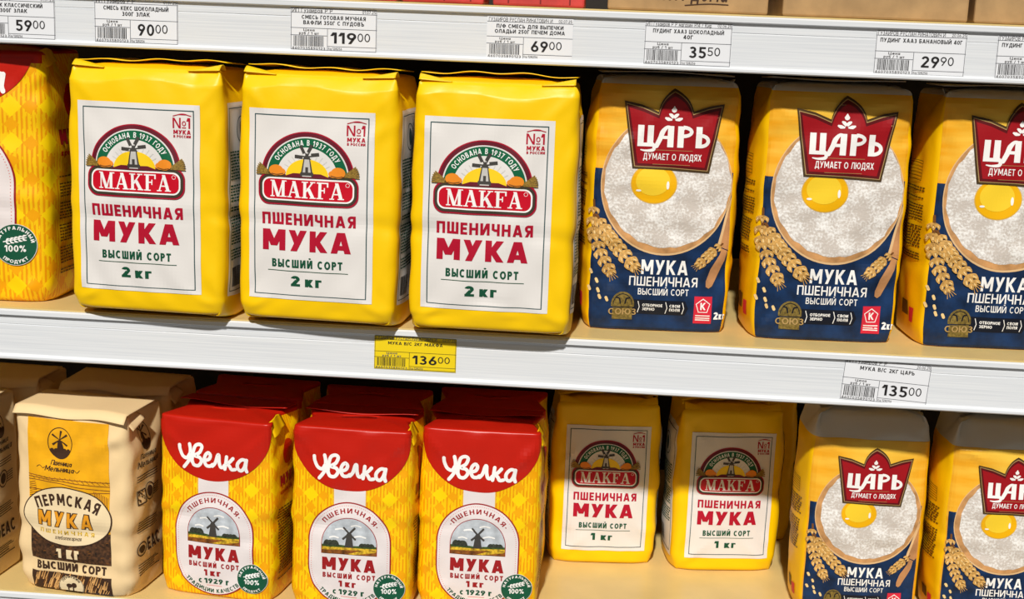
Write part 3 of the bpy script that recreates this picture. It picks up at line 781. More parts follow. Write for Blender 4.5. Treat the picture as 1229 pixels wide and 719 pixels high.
    kx, kyy = X(.0388), Y(.0229); pen = [(kx+.0062*k*math.sin(math.radians(72*i)), kyy+.0062*k*math.cos(math.radians(72*i))) for i in range(6)]
    a.brush(pen, .0008*k, True, False); a.text('К', kx-.0022*k, kx+.0024*k, kyy-.003*ky, kyy+.003*ky, .2)
    for z in (.0145, .0125, .0108): a.rect(X(.0328), X(.0450), Y(z), Y(z+.0009))
    a.text('2', X(.0484), X(.0524), Y(.0120), Y(.0180), .26); a.text('кг', X(.0530), X(.0578), Y(.0120), Y(.0180), .22)
    a.g('crown_emblem', 'front_print')
    def crown(m, l, q):
        a.c(m, l); q = q/k
        ln, rn = (-.0082+q*.2, .1815-q*1.3), (.0208-q*.2, .1825-q*1.3); ap = (.0045, .2005-q*1.5)
        B = lambda p0, p1, p2, t: tuple(np.array(p0)*(1-t)**2+2*t*(1-t)*np.array(p1)+t*t*np.array(p2))
        pts = [(-.0365+q, .1895-q*1.25), (-.022+q*.4, .1868-q*1.35), ln]
        pts += [B(ln, (-.0062+q*.4, .1945-q), ap, t) for t in np.linspace(.12, 1, 8)]
        pts += [B(ap, (.0178-q*.4, .1945-q), rn, t) for t in np.linspace(.12, .9, 7)]
        pts += [rn, (.034-q*.4, .1872-q*1.35), (.0458-q, .1895-q*1.25), (.0365-q, .1335+q), (.0045, .1350+q), (-.0275+q, .1355+q)]
        a.conc(Pt(pts))
    crown('crown_edge', 10, 0); crown('crown_gold', 11, .0015*k); crown('crown_dark', 12, .0021*k); crown('crown_red', 13, .0042*k)
    a.c('crown_gold', 14); a.rect(X(-.0125), X(.0215), Y(.1508), Y(.1511)); a.rect(X(-.011), X(.020), Y(.1392), Y(.1395))
    a.c('print_white', 15)
    y0, y1 = Y(.1535), Y(.1706)
    u = lambda q: X(-.0244+q*.0592)
    a.rect(u(0), u(.085), y0, y1); a.rect(u(.135), u(.22), y0, y1); a.rect(u(0), u(.235), y0, y0+.0030*ky); a.brush([(u(.235), y0+.001*ky), (u(.225), y0-.0025*ky), (u(.13), y0-.0034*ky), (u(.05), y0-.0028*ky)], [.0028*k, .0028*k, .0018*k, .0008*k])
    a.rect(u(.415), u(.5), y0, y1); a.brush([(u(.265), y0+.0006), (u(.315), y0+.007*ky), (u(.345), y1-.005*ky), (u(.40), y1-.0012*ky), (u(.45), y1-.001*ky)], [.0036*k, .0040*k, .0040*k, .0026*k, .002*k]); a.rect(u(.32), u(.43), y0+.0065*ky, y0+.0090*ky)
    a.rect(u(.555), u(.64), y0, y1)
    pc = (u(.63), (y0+y1)/2+.0042*ky); a.ring(*pc, u(.77)-u(.63), .0050*ky, .0030*k, -90, 90, 16); a.rect(u(.58), u(.65), y1-.0028*ky, y1)
    a.rect(u(.81), u(.895), y0, y1); a.ring(u(.88), y0+.0058*ky, u(1.01)-u(.88), .0058*ky, .0030*k, -90, 90, 16); a.rect(u(.83), u(.89), y0, y0+.0028*ky); a.rect(u(.83), u(.89), y0+.0088*ky, y0+.0116*ky)
    a.text('ДУМАЕТ О ЛЮДЯХ', X(-.0190), X(.0293), Y(.1430), Y(.1483), .17, .13)
    mx = .0045; a.poly(Pt([(mx, .1868), (mx+.0022, .1835), (mx+.0016, .1820), (mx, .1812), (mx-.0016, .1820), (mx-.0022, .1835)]))
    for sg in (-1, 1):
        a.brush(Pt([(mx, .1772), (mx+sg*.0022, .1792), (mx+sg*.004, .1802)]), [.0025*k, .0028*k, .0008*k], False)
        a.brush(Pt([(mx+sg*.0012, .1755), (mx+sg*.0045, .1760), (mx+sg*.0072, .1770)]), [.001*k, .0030*k, .001*k], False)
    rr_ = random.Random(8)
    for sg in (-1, 1):
        a.off = (sg*sc, 0); a.g('side_label'); q = D*.33; a.c('side_ink', 1)
        a.frame(-q*.7, q*.7, Hp*.66, Hp*.74, .0005)
        for i in range(5): a.rect(-q*.7, q*.7, Hp*(.675+.013*i), Hp*(.675+.013*i)+.0004)
        y = Hp*.63
        while y > Hp*.34:
            x = -q
            while x < q-.002: z = min(rr_.uniform(.002, .006), q-x); a.rect(x, x+z, y, y+.0012); x += z+.001
            y -= .0023 if rr_.random() > .12 else .006
        a.rect(-q*.2, q*.4, Hp*.1, Hp*.16)
        a.c('k_red', 1); a.rect(q*.55, q*.9, Hp*.08, Hp*.14)
    a.off = (0, 0)
    return bake(a)

def perm_art(W, H, sc, D):
    a = Art(); k = .0745/240
    X = lambda x: (x-214)*k
    Y = lambda y: .158-(y-172)*.0003044
    xl, xr = X(90), X(330)
    a.g('front_print'); a.c('perm_yellow', 0); a.rect(xl, xr, Y(500), Y(181))
    a.c('field_brown', 1)
    for i, (ya, yb) in enumerate(((345, 350), (352, 362), (360, 374), (388, 380))):
        a.brush([(xl, Y(ya)), (X(160), Y(ya+6-i*2)), (X(240), Y((ya+yb)/2+3)), (xr, Y(yb))], .0007, False)
    for i in range(16):
        x = 95+i*15; a.brush([(X(x), Y(347)), (X(min(x+14, 329)), Y(358))], .0004, False, False)
    for i in range(9):
        a.brush([(X(92), Y(372+i*6)), (X(110+i), Y(366+i*6))], .0006, False, False)
        a.brush([(X(285+i*5), Y(378+i*2)), (X(292+i*4), Y(412+i*2))], .0006, False, False)
    a.c('perm_brown_specks', 0); a.rect(xl, xr, Y(594), Y(500))
    rr = random.Random(2)
    for i in range(110):
        x, y = rr.uniform(92, 326), rr.uniform(505, 590); an = rr.uniform(-.6, .6)
        a.c('perm_brown' if i % 3 else 'wheat_dark', 1); a.brush([(X(x), Y(y)), (max(xl, min(xr, X(x)+.0026*math.cos(an))), Y(y)+.0018*math.sin(an))], .0007, False, False)
    a.c('perm_brown', 0); a.rect(xl, xr, .0010, Y(631))
    for i in range(120):
        x = rr.uniform(94, 312); y = rr.uniform(634, 690); q = rr.uniform(8, 20)
        a.c('perm_stalk' if i % 3 else 'wheat_dark', 1); a.brush([(X(x), Y(min(y+q, 696))), (X(min(x+q*.75, 329)), Y(max(y-q, 629)))], [.0012, .0004], False, False)
    a.g('mill_oval', 'front_print')
    cx, cy = X(205), Y(460); a.c('perm_brown', 3); a.ell(cx, cy, 133*k, 84*k*1.02, n=60); a.c('perm_cream', 4); a.ell(cx, cy, 129.5*k, 81*k*1.02, n=60)
    a.g('lettering', 'front_print'); a.c('perm_brown', 6)
    a.arctext('ПЕРМСКАЯ', cx, cy-205*k, 238*k, 112, 67.5, 33*k, .22, .18)
    def wavy(x, s_=0): return 0
    a.text('МУКА', X(116), X(284), Y(492), Y(445), .30, .12); a.c('perm_orange', 7)
    a.text('МУКА', X(118.5), X(281.5), Y(490), Y(447.5), .21, .22)
    a.c('field_gold', 5); a.text('ПШЕНИЧНАЯ', X(122), X(285), Y(512), Y(500), .2, .5)
    a.c('perm_brown', 5); a.text('хлебопекарная', X(168), X(245), Y(528), Y(516), .14, .1, slant=.2)
    a.c('perm_cream', 3); a.text('1', X(172), X(184), Y(585), Y(557), .3); a.text('кг', X(200), X(238), Y(585), Y(547), .26)
    a.c('perm_brown', 1); a.text('ВЫСШИЙ СОРТ', X(108), X(316), Y(623), Y(599), .24, .14)
    a.c('perm_cream', 4); a.ell(X(211), Y(668), 38*k, 32*k, n=30); a.c('perm_brown', 5); a.ring(X(211), Y(668), 37*k, 31*k, .0004); a.arctext('ПЕРМСКИЙ', X(211), Y(668), 26*k, 150, 30, 6*k, .22)
    a.ell(X(205), Y(666), 9*k, 7*k, n=12); a.ell(X(219), Y(664), 8*k, 8*k, n=12); a.rect(X(200), X(204), Y(680), Y(668)); a.rect(X(214), X(218), Y(682), Y(668)); a.rect(X(185), X(237), Y(690), Y(687))
    a.g('mill_emblem', 'front_print')
    def mill(cx, cy, q, l):
        a.c('perm_brown', l); a.ring(cx, cy, 36*q, 45*q, 2.2*q); a.poly(ellpts(cx, cy, 35*q, 44*q, 207, 333, 20))
        a.poly([(cx-10*q, cy-20*q), (cx+10*q, cy-20*q), (cx+5*q, cy+8*q), (cx-5*q, cy+8*q)])
        for an in (35, 80, 145, 215, 320):
            c, s_ = math.cos(math.radians(an)), math.sin(math.radians(an)); a.brush([(cx, cy+10*q), (cx+c*26*q, cy+10*q+s_*26*q)], [1.5*q, 6*q], False, False)
        for i in range(5): a.ell(cx-24*q+i*12*q, cy-20*q, 6*q, 5*q, n=10)
    mill(X(187), Y(248), k, 2)
    a.c('perm_brown', 2); a.text('Пшеница', X(158), X(222), Y(312), Y(298), .16, .06, slant=.25); a.text('Мельница', X(140), X(228), Y(330), Y(315), .16, .06, slant=.25)
    a.brush([(X(116), Y(322)), (X(124), Y(317)), (X(134), Y(324)), (X(140), Y(320))], .0005); a.brush([(X(232), Y(322)), (X(238), Y(328)), (X(246), Y(320))], .0005)
    rr_ = random.Random(8); qd = D*.3
    for sg in (-1, 1):
        a.off = (sg*sc, 0); a.g('side_label'); mill(0, H*.86, k*.9, 1)
        a.c('perm_brown', 1); a.text('Пшеница', -qd*.7, qd*.6, H*.745, H*.775, .16, slant=.25); a.text('Мельница', -qd*.9, qd*.9, H*.70, H*.735, .16, slant=.25)
        for i in range(3): a.rect(-qd, qd*.8, H*(.655-.014*i), H*(.655-.014*i)+.0008)
        a.frame(-qd, -qd*.35, H*.50, H*.58, .0012)
        for i in range(14): a.rect(*(lambda x, y: (x, x+.0016, y, y+.0014))(rr_.uniform(-qd*.95, -qd*.5), H*rr_.uniform(.505, .57)))
        a.ring(0, H*.55, .0075, .008, .001, n=20); a.ell(0, H*.55, .0045, .005, n=14)
        for i in range(5): a.rect(qd*.3, qd*.95, H*(.57-.013*i), H*(.57-.013*i)+.0008)
        a.ring(-qd*.75, H*.25, .0085, .0065, .0012, n=20); a.ell(-qd*.75, H*.25, .005, .0035, n=14); a.text('ЕАС', -qd*.25, qd*.95, H*.22, H*.29, .22)
        for i in range(5): a.rect(-qd, qd*rr_.uniform(.5, .95), H*(.40-.014*i), H*(.40-.014*i)+.0008); a.rect(-qd, qd*rr_.uniform(.4, .95), H*(.16-.014*i), H*(.16-.014*i)+.0008)
    a.off = (0, 0)
    return bake(a)

# ------------------------------------------------------------------ the place: shelves and back wall
HF = .04294                       # height of the price rail
ZT, ZM, ZL = .26+HF, HF, -.20736  # tops of the three decks
XL, XR, DEPTH = -.95, .90, .44
RAIL = [(.011, HF), (-.0015, HF), (-.0032, HF-.0012), (-.0032, HF-.0046), (-.0006, HF-.0056), (-.0004, HF-.0066), (0, HF-.0072), (0, HF-.0125), (.0005, HF-.0130), (0, HF-.0135), (0, .0046), (-.0012, .0038), (-.0024, .0026), (-.0024, .0009), (-.0015, 0), (.011, 0)]
def shelf(z, label):
    t = empty('store_shelf', (0, 0, z), 0, label, 'shelf', None)
    vs, fs = box_data(XL, XR, .0112, DEPTH, -.004, 0)
    link_mesh('deck', vs, fs, ['deck_paint'], None, t, False)
    vs, fs = box_data(XL, XR, -.0012, .0111, -.0012, .0)
    link_mesh('deck_lip', vs, fs, ['deck_paint'], None, t, False)
    n = len(RAIL); V = [(x, y, zz-HF-.0013) for x in (XL, XR) for y, zz in RAIL]
    Fq = [[i, n+i, n+i+1, i+1] for i in range(n-1)]+[[n-1, 2*n-1, n, 0], list(range(n))[::-1][::-1], list(range(n, 2*n))[::-1]]
    link_mesh('price_rail', V, Fq, ['rail_plastic'], None, t, False)
    for x in (XL+.03, XR-.03):
        vs, fs = box_data(x-.0015, x+.0015, .05, DEPTH, -.045, -.004)
        link_mesh('bracket', vs, fs, ['rail_plastic'], None, t, False)
    return t
shelf(ZT, 'top shelf with white price rail carrying seven tags, boxes above')
shelf(ZM, 'middle shelf with white price rail, one yellow and one white tag')
shelf(ZL, 'bottom shelf with cream deck under the small flour bags')
vs, fs = box_data(XL-.02, XR+.02, DEPTH, DEPTH+.02, -1.1, .75)
o = link_mesh('wall_back', vs, fs, ['back_panel'], None, None, False); o['kind'] = 'structure'

mat('floor_tile', (150, 146, 140), .4, var=.1, vscale=3)
vs, fs = box_data(XL-.02, XR+.02, -2.4, DEPTH+.02, -1.12, -1.1)
o = link_mesh('floor', vs, fs, ['floor_tile'], None, None, False); o['kind'] = 'structure'

# ------------------------------------------------------------------ the flour bags
def place(name_kind, fx, fy, z, rot, D, label, group):
    """fx, fy: middle of the front face at its foot"""
    r = math.radians(rot)
    return empty('flour_bag', (fx-math.sin(r)*D/2, fy+math.cos(r)*D/2, z), r, label, 'flour bag', group)

def fold_makfa(b, parent, seed, m='yellow_paper', lift=.0035, y0=-.26):
    R = np.random.RandomState(seed); p1, p2, a1 = R.uniform(0, 6), R.uniform(0, 6), R.uniform(.5, 1)
    W, D, H = b.W, b.D, b.H
    def fn(u, t):
        y = D*(y0+(.40-y0)*t)+.0015*math.sin(u*3+p1)*(1-t)
        z = H+b.puff+.0012+lift*(1-t)*(.55+.45*math.sin(u*2.3+p2)*a1)+.0008*math.sin(u*9+p1)
        return (u*(W/2-.002), y, z)
    b.sheet('top_fold', parent, fn, m)
    # the two pleat ears standing along the front edge
    for sg in (-1, 1):
        def ear(u, t, sg=sg):
            q = (u+1)/2
            return (sg*(W/2-.003-.026*q), -D/2+.003+.016*t*(1-.3*q), H-.0005+.0042*math.sin(PI*min(1, t*1.0))*(1-q)+.0012*(1-q))
        b.sheet('corner_pleat', parent, ear, m, 14, 8)

MK2 = dict(W=.127, D=.078, H=.2015, sb=.003, r=.0050, rt=.0025, sh=.010, shin=.0055, bi=.004, bh=.004, rb=.004, cornb=.004, lift=.0065, creases=(.43,))
bk = Bag(**MK2); art_mk2 = makfa_art(.127, .2015, '2', .101, .153, .0215, bk.sc, .078, -.004)
MK1 = dict(W=.097, D=.062, H=.1565, r=.005, bi=.004, bh=.004, rb=.003, cornb=.004)
bk = Bag(**MK1); art_mk1 = makfa_art(.097, .1565, '1', .0785, .122, .0140, bk.sc, .062, .001)
def makfa(dims, art, x, y, z, rot, seed, label, group, printed=True, **kw):
    b = Bag(seed=seed, **{**dims, **kw}); t = place('', x, y, z, rot, b.D, label, group)
    b.body(t, lambda s, v, reg: 0, ['yellow_paper']); printed and b.prints(art, t); fold_makfa(b, t, seed)
    return t
G1 = 'large yellow bags with white labels on the middle shelf'
makfa(MK2, art_mk2, -.3655, -.0190, ZM, -3.5, 11, 'large yellow 2 kg flour bag, white label, leftmost of three on middle shelf', G1)
makfa(MK2, art_mk2, -.2270, -.0205, ZM, -3.5, 12, 'large yellow 2 kg flour bag, white label, second of three on middle shelf', G1)
makfa(MK2, art_mk2, -.0875, -.0240, ZM, -.5, 13, 'large yellow 2 kg flour bag, white label, beside the first crown-emblem bag', G1)
G2 = 'small yellow bags with white labels on the bottom shelf'
makfa(MK1, art_mk1, .0135, .1440, ZL, 5, 21, 'small yellow 1 kg flour bag set back beside the red-topped bags', G2, fb=.004, sb=.005)
makfa(MK1, art_mk1, .1285, .1440, ZL, 8, 22, 'small yellow 1 kg flour bag set back beside the white-collared bag', G2, fb=.004, sb=.005)
makfa(MK1, art_mk1, .150, .230, ZL, 2, 23, 'small yellow 1 kg flour bag half hidden in the row behind', G2, False, fb=.004, sb=.005)

def tsar(x, y, z, rot, seed, label, group, W, D, H, Hp, collar, art, **kw):
    b = Bag(W, D, H, seed=seed, **kw); t = place('', x, y, z, rot, D, label, group)
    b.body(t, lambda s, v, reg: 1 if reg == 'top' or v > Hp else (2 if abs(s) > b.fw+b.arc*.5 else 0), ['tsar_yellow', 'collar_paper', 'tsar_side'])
    b.prints(art, t)
    R = np.random.RandomState(seed); p1, p2 = R.uniform(0, 6, 2)
    def fn(u, t_):
        zz = b.H+b.puff+.001+.0022*(1-t_)*(.6+.4*math.sin(u*3+p1))
        return (u*(W/2-.004), -D*.30+t_*D*.66+.002*math.sin(u*5+p2)*(1-t_), zz)
    b.sheet('top_fold', t, fn, 'collar_paper')
    for sg in (-1, 1):
        def ear(u, t_, sg=sg):
            q = (u+1)/2
            return (sg*(W/2-.005-b.shin-.004*q+.009*t_*(1-q)), -D*.36+b.shin*.8+D*.5*q*.6, b.H-.016+.0165*t_+.0016*math.sin(q*5+p1))
        b.sheet('collar_ear', t, ear, 'collar_paper', 12, 8)
    return t
TS2 = dict(W=.116, D=.078, H=.207, Hp=.2025, collar=.0045)
KW2 = dict(fb=.004, sb=.007, gus=.013, gh=.034, sh=.012, shin=.007, r=.005, rb=.003, bi=.003, bh=.003, cornb=.003, creases=(.33,))
bk = Bag(.116, .078, .207, **KW2); art_ts2 = tsar_art(.116, .207, bk.sc, .078, .2025, .98, 1.0)
G3 = 'large crown-emblem bags on the middle shelf'
for x, y, rot, seed, lb in ((.0470, .0390, 4, 31, 'large flour bag with red crown emblem, leftmost of its row, beside yellow bags'),
                            (.1838, .0340, 3.5, 32, 'large flour bag with red crown emblem, middle of three on middle shelf'),
                            (.3210, .0375, 3.5, 33, 'large flour bag with red crown emblem cut off by the right frame edge')):
    tsar(x, y, ZM, rot, seed, lb, G3, art=art_ts2, **{**TS2, **KW2})
TS1 = dict(W=.099, D=.062, H=.1830, Hp=.1615, collar=.02)
KW1 = dict(fb=.004, sb=.007, gus=.010, gh=.03, sh=.0205, shin=.010, r=.005, rb=.003, bi=.003, bh=.003, cornb=.003, creases=(.36,))
bk = Bag(.099, .062, .1830, **KW1); art_ts1 = tsar_art(.099, .1830, bk.sc, .062, .1615, .785, .775)
G4 = 'small crown-emblem bags with white paper collars on the bottom shelf'
for x, y, rot, seed, lb in ((.2375, .0600, 3, 41, 'small crown-emblem flour bag with white collar, under the 135 price tag'),
                            (.3540, .0550, 3, 42, 'small crown-emblem flour bag with white collar in the bottom right corner')):
    tsar(x, y, ZL, rot, seed, lb, G4, art=art_ts1, **{**TS1, **KW1})

def uvelka(x, y, z, rot, seed, label, group, W, D, H, art, plaid_m, big=False, printed=True, **kw):
    b = Bag(W, D, H, seed=seed, **kw); t = place('', x, y, z, rot, D, label, group)
    fe = b.fw+b.arc*.6
    b.body(t, lambda s, v, reg: 1 if reg == 'top' or (v > H-.0090 and abs(s) < fe) or v > H-.003 else 0, [plaid_m, 'red_paper'])
    if printed: b.prints(art, t)
    R = np.random.RandomState(seed); p1, p2 = R.uniform(0, 6, 2)
    def fn(u, t_):
        return (u*(W/2-.002), D*(.08+t_*.38), b.H+b.puff+.0009+.0014*(1-t_)*(1+math.sin(u*3+p1)))
    if printed: b.sheet('top_fold', t, fn, 'red_paper')
    def ear(u, t_):
        q = (u+1)/2
        return (W/2-.0045+.0050*q+.0010*math.sin(t_*6), -D/2+.0055+.026*t_, H+.0004-.013*q*(1-.35*t_)+.0022*math.sin(PI*t_)*(1-q))
    if printed: b.sheet('corner_pleat', t, ear, plaid_m, 12, 8)
    return t
U1 = dict(W=.102, D=.066, H=.160); KU = dict(fb=.004, sb=.002, r=.006, bi=.003, bh=.003, rb=.003, cornb=.003, gus=.010, gh=.03, rt=.0015, creases=(.45,), puff=.0012)
bk = Bag(.102, .066, .160, **KU); art_u1 = uvelka_art(.102, .160, bk.sc, .066, 1., 0.)
G5 = 'red-topped small flour bags on the bottom shelf'
uvelka(-.3190, .0120, ZL, -8, 51, 'red-topped 1 kg flour bag with mill label, next to the kraft bag', G5, art=art_u1, plaid_m='plaid_small', **{**U1, **KU})
uvelka(-.2010, .0070, ZL, -2, 52, 'red-topped 1 kg flour bag with mill label, second of three', G5, art=art_u1, plaid_m='plaid_small', **{**U1, **KU})
uvelka(-.0935, .0240, ZL, 0, 53, 'red-topped 1 kg flour bag with mill label, next to the small yellow bag', G5, art=art_u1, plaid_m='plaid_small', **{**U1, **KU})
for x, rot, seed, lb in ((-.312, -4, 54, 'red-topped flour bag in the row behind, nearest the kraft bags'), (-.201, -1, 55, 'red-topped flour bag in the row behind, second of three'), (-.093, 1, 56, 'red-topped flour bag in the row behind, nearest the small yellow bags')):
    uvelka(x, {-.312: .092, -.201: .080, -.093: .095}[x], ZL, rot, seed, lb, 'red-topped flour bags in the back row', art=art_u1, plaid_m='plaid_small', printed=False, **{**U1, **KU})
U2 = dict(W=.142, D=.088, H=.210); KUB = dict(fb=.009, sb=.007, gus=.012, gh=.036, rt=.004, creases=(.40,), puff=.003)
bk = Bag(.142, .088, .210, **KUB); art_u2 = uvelka_art(.142, .210, bk.sc, .088, 1.32, .0215, '2')
uvelka(-.5345, .0200, ZM, 1, 57, 'large red-topped plaid flour bag cut off by the left frame edge', None, art=art_u2, plaid_m='plaid_large', **{**U2, **KUB})

PM = dict(W=.105, D=.066, H=.1605); KP = dict(fb=.004, sb=.002, r=.007, bi=.004, bh=.004, rb=.003, gus=.013, gh=.04, rt=.003, creases=(.36, .14), amp=1.1, puff=.002)
bk = Bag(.105, .066, .1605, **KP); art_pm = perm_art(.105, .1605, bk.sc, .066)
def perm(x, y, rot, seed, label, group, printed=True):
    b = Bag(seed=seed, **{**PM, **KP}); t = place('', x, y, ZL, rot, b.D, label, group)
    b.body(t, lambda s, v, reg: 0, ['kraft_paper'])
    if printed: b.prints(art_pm, t)
    R = np.random.RandomState(seed); p1, p2 = R.uniform(0, 6, 2); W, D, H = b.W, b.D, b.H
    def fn(u, t_):
        y_ = -D/2-.0035+t_*D*.86
        return (u*(W/2-.001), y_+.0012*math.sin(u*4+p2)*(1-t_), H+b.puff+.0018+.0012*math.sin(u*5+p1)*(1-t_)-.0062*max(0, 1-t_*9)**2)
    b.sheet('top_fold', t, fn, 'kraft_paper')
    def ear(u, t_):
        q = (u+1)/2
        return (W/2-.010+.012*q, -D/2+.002+.022*t_+.004*q, H+.001+.0015*math.sin(q*PI)-.012*q*(1-.5*t_))
    b.sheet('corner_pleat', t, ear, 'kraft_paper', 12, 8)
    return t
G6 = 'kraft paper flour bags on the bottom shelf'
perm(-.4400, .0010, -8, 61, 'kraft paper 1 kg flour bag with orange panel, beside the red-topped bags', G6)
perm(-.5730, .0060, -6, 62, 'kraft paper flour bag cut off by the left frame edge', G6)
perm(-.432, .085, -4, 63, 'kraft paper flour bag in the dark row behind the orange-panelled one', G6, False)
perm(-.555, .088, -2, 64, 'kraft paper flour bag in the dark row behind, far left', G6, False)

# ------------------------------------------------------------------ price tags
def flat(name, baked, parent_fn):
    pass
def price_tag(x0, x1, z0, z1, rot, head, date, lines, rub, kop, label, yellow=False, framed=True, code='4607035890123', seed=1, group='white price tags on the rails', only=None):
    Wt, Ht = x1-x0, z1-z0
    t = empty('price_tag', ((x0+x1)/2, -.0003, (z0+z1)/2), 0, label, 'price tag', group)
    t.rotation_euler = (0, math.radians(-rot), 0)
    a = Art(); X = lambda u: (u-.5)*Wt
    Y = lambda v: (.5-v)*Ht
    ln = 'tag_line_dark' if yellow else 'tag_line'
    a.g('card'); a.c('tag_yellow' if yellow else 'tag_paper', 0); a.rect(X(0), X(1), Y(1), Y(0))
    a.c(ln, 1); q = .0004
    if framed: a.frame(X(.005), X(.995), Y(.985), Y(.01), q)
    a.rect(X(.0), X(1), Y(.12)-q/2, Y(.12)+q/2); a.rect(X(0), X(1), Y(.475)-q/2, Y(.475)+q/2)
    a.rect(X(.43)-q/2, X(.43)+q/2, Y(.985), Y(.475)); a.rect(X(0), X(.43), Y(.645)-q/2, Y(.645)+q/2); a.rect(X(.43), X(1), Y(.885)-q/2, Y(.885)+q/2)
    a.g('product_line', 'card'); a.c('ink_grey', 2); a.text(head, X(.02), X(min(.76, .02+.031*len(head))), Y(.112), Y(.02), .14, .12); a.text(date, X(.83), X(.985), Y(.10), Y(.03), .14, .12)
    a.c('ink_black', 2); n = 0
    for s_ in lines:
        wd = min(.9, .037*len(s_)); a.text(s_, X(.5-wd/2), X(.5+wd/2), Y(.265+n*.125), Y(.175+n*.125), .2, .14); n += 1
    a.c('ink_grey', 2); a.text('Цена', X(.15), X(.28), Y(.545), Y(.49), .18); a.text('руб / 1 шт', X(.10), X(.33), Y(.625), Y(.565), .18); a.text('Код', X(.44), X(.48), Y(.965), Y(.91), .15); a.text('128256', X(.49), X(.60), Y(.965), Y(.91), .15)
    a.g('barcode', 'card'); a.c('ink_black', 2); rr = random.Random(seed); x = .035
    while x < .385:
        w_ = rr.choice([.004, .004, .007, .010]); a.rect(X(x), X(x+w_), Y(.90), Y(.66)); x += w_+rr.choice([.005, .005, .009])
    a.c('ink_grey', 2); a.text(code, X(.02), X(.405), Y(.975), Y(.915), .16, .2)
    a.g('price_figures', 'card'); a.c('ink_black', 3); L = len(rub); x0_ = .52 if L == 2 else .47
    wr = .098*L; a.text(rub, X(x0_), X(x0_+wr), Y(.81), Y(.555), .18, .14); a.text(kop, X(x0_+wr+.015), X(x0_+wr+.160), Y(.75), Y(.558), .12, .14)
    objs = {}
    for name, (V, Fc, M, Lr, mats, par) in bake(a, .02).items():
        P = np.stack([V[:, 0], -(.0002+Lr*.00008), V[:, 1]], -1)
        objs[name] = link_mesh(name, P, Fc, mats, M, objs.get(par, t), False)
    return t
TW, TH = .0675, .0345
price_tag(-.5105, -.4433, .2626, .2962, 0, 'ИП Гузаиров Р Р', '01.07.25', ['ПРЯНИК КЛАССИЧЕСКИЙ', '300Г ЗЛАК'], '59', '00', 'white price tag reading 59.00 at the left end of the top rail', seed=1)
price_tag(-.4112, -.3437, .2624, .2975, 0, 'ИП Гузаиров Р Р', '01.07.25', ['СМЕСЬ КЕКС ШОКОЛАДНЫЙ', '300Г ЗЛАК'], '90', '00', 'white price tag reading 90.00 on the top rail', seed=2)
price_tag(-.2535, -.1850, .2626, .2958, 0, 'ИП Гузаиров Р Р', '01.07.25', ['СМЕСЬ ГОТОВАЯ МУЧНАЯ', 'ВАФЛИ 350Г С ПУДОВЪ'], '119', '00', 'white price tag reading 119.00 on the top rail', seed=3)
price_tag(-.0986, -.0316, .2626, .2945, 0, 'ГУЗАИРОВ РУСЛАН РИНАТОВИЧ И', '02.07.25', ['П/Ф СМЕСЬ ДЛЯ ВЫПЕЧКИ', 'ОЛАДЬИ 250Г ПЕЧЕМ ДОМА'], '69', '00', 'white price tag reading 69.00 on the top rail', framed=False, seed=4)
price_tag(.0238, .0907, .2625, .2958, 0, 'ИП Гузаиров Р Р магазин №14 г Кир', '02.06.25', ['ПУДИНГ ХААЗ ШОКОЛАДНЫЙ', '40Г'], '35', '50', 'white price tag reading 35.50 on the top rail', seed=5)
price_tag(.1997, .2680, .2622, .2955, 0, 'ГУЗАИРОВ РУСЛАН РИНАТОВИЧ И', '20.06.25', ['ПУДИНГ ХААЗ БАНАНОВЫЙ 40Г'], '29', '90', 'white price tag reading 29.90 on the top rail', seed=6)
price_tag(.2908, .3590, .2622, .2950, 0, 'ГУЗАИРОВ РУСЛАН РИНАТОВИЧ И', '20.06.25', ['ПУДИНГ ХААЗ ВАНИЛЬНЫЙ 40Г'], '29', '90', 'white price tag cut off at the right end of the top rail', seed=7)
price_tag(-.1822, -.1147, .0078, .0362, 0, 'ГУЗАИРОВ РУСЛАН РИНАТОВИЧ И', '02.07.25', ['МУКА В/С 2КГ МАКФА'], '136', '00', 'yellow price tag reading 136.00 below the large yellow bags', True, seed=8, group=None)
price_tag(.1968, .2655, .0022, .0368, -3.2, 'ИП Гузаиров Р Р', '20.06.25', ['МУКА В/С 2КГ ЦАРЬ'], '135', '00', 'white price tag reading 135.00 stuck askew on the middle rail', seed=9)

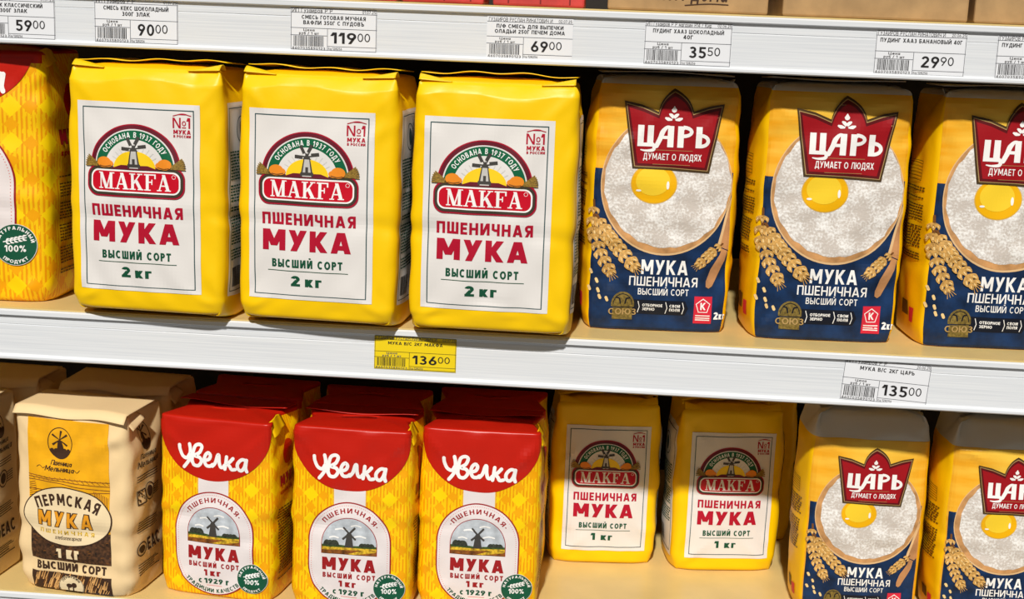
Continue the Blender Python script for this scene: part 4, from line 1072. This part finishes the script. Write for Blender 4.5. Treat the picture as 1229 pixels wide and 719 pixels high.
# ------------------------------------------------------------------ boxes on the top shelf
def carton(x0, x1, y0, D, H, m, label, cat='box', rot=0, seam=None, art=None, lid=None, group=None):
    t = empty('carton_box', ((x0+x1)/2, y0, ZT+.0003), math.radians(rot), label, cat, group); Wd = x1-x0
    vs, fs = box_data(-Wd/2, Wd/2, 0, D, 0, H, .0018); link_mesh('carton', vs, fs, [m], None, t, False)
    if art:
        objs = {}
        for name, (V, Fc, M, Lr, mats, par) in bake(art, .05).items():
            objs[name] = link_mesh(name, np.stack([V[:, 0], -(.0002+Lr*.0001), V[:, 1]], -1), Fc, mats, M, t, False)
    for sg in (-1, 1):
        vs, fs = box_data(-Wd/2+.001, Wd/2-.001, *((-.0001+.001, D*.498) if sg < 0 else (D*.502, D-.001)), H, H+.0012); link_mesh('top_flap', vs, fs, [m], None, t, False)
    return t
def redbox_art(Wd, H):
    a = Art(); a.g('front_print'); a.c('box_seam', 0); 
    for u in (-.33, .02, .34): a.rect(u*Wd-.0006, u*Wd+.0006, 0.002, H*.95)
    a.c('box_white', 0); a.rect(-Wd*.42, Wd*.42, H*.5, H*.8); a.c('box_seam', 1); a.rect(-Wd*.36, Wd*.36, H*.62, H*.7)
    return a
G7 = 'red packs on the top shelf'
for x0, x1, y, lb in ((-.240, -.172, .016, 'leftmost of three red packs on the top shelf, above the 119 tag'), (-.168, -.103, .012, 'middle one of three red packs on the top shelf'), (-.096, -.024, .014, 'red pack on the top shelf beside the kraft box')):
    carton(x0, x1, y, .05, .15, 'box_red', lb, rot=0, art=redbox_art(x1-x0, .15), group=G7)
a = Art(); a.g('lettering'); a.c('perm_brown', 0); a.text('печем дома', -.036, .030, .0088, .0255, .15, .1, slant=.1); a.brush([(-.002, .0052), (.016, .0068), (.031, .0066)], .0009)
a.text('пудинг', -.036, .03, .05, .068, .15, .1)
carton(-.0060, .1180, .012, .16, .12, 'kraft_card', 'kraft box with brown handwriting on the top shelf', art=a)
carton(.1290, .2700, .012, .16, .12, 'kraft_card', 'plain kraft box on the top shelf above the 29.90 tag')
carton(.2750, .4200, .014, .16, .12, 'kraft_card', 'plain kraft box at the right end of the top shelf')
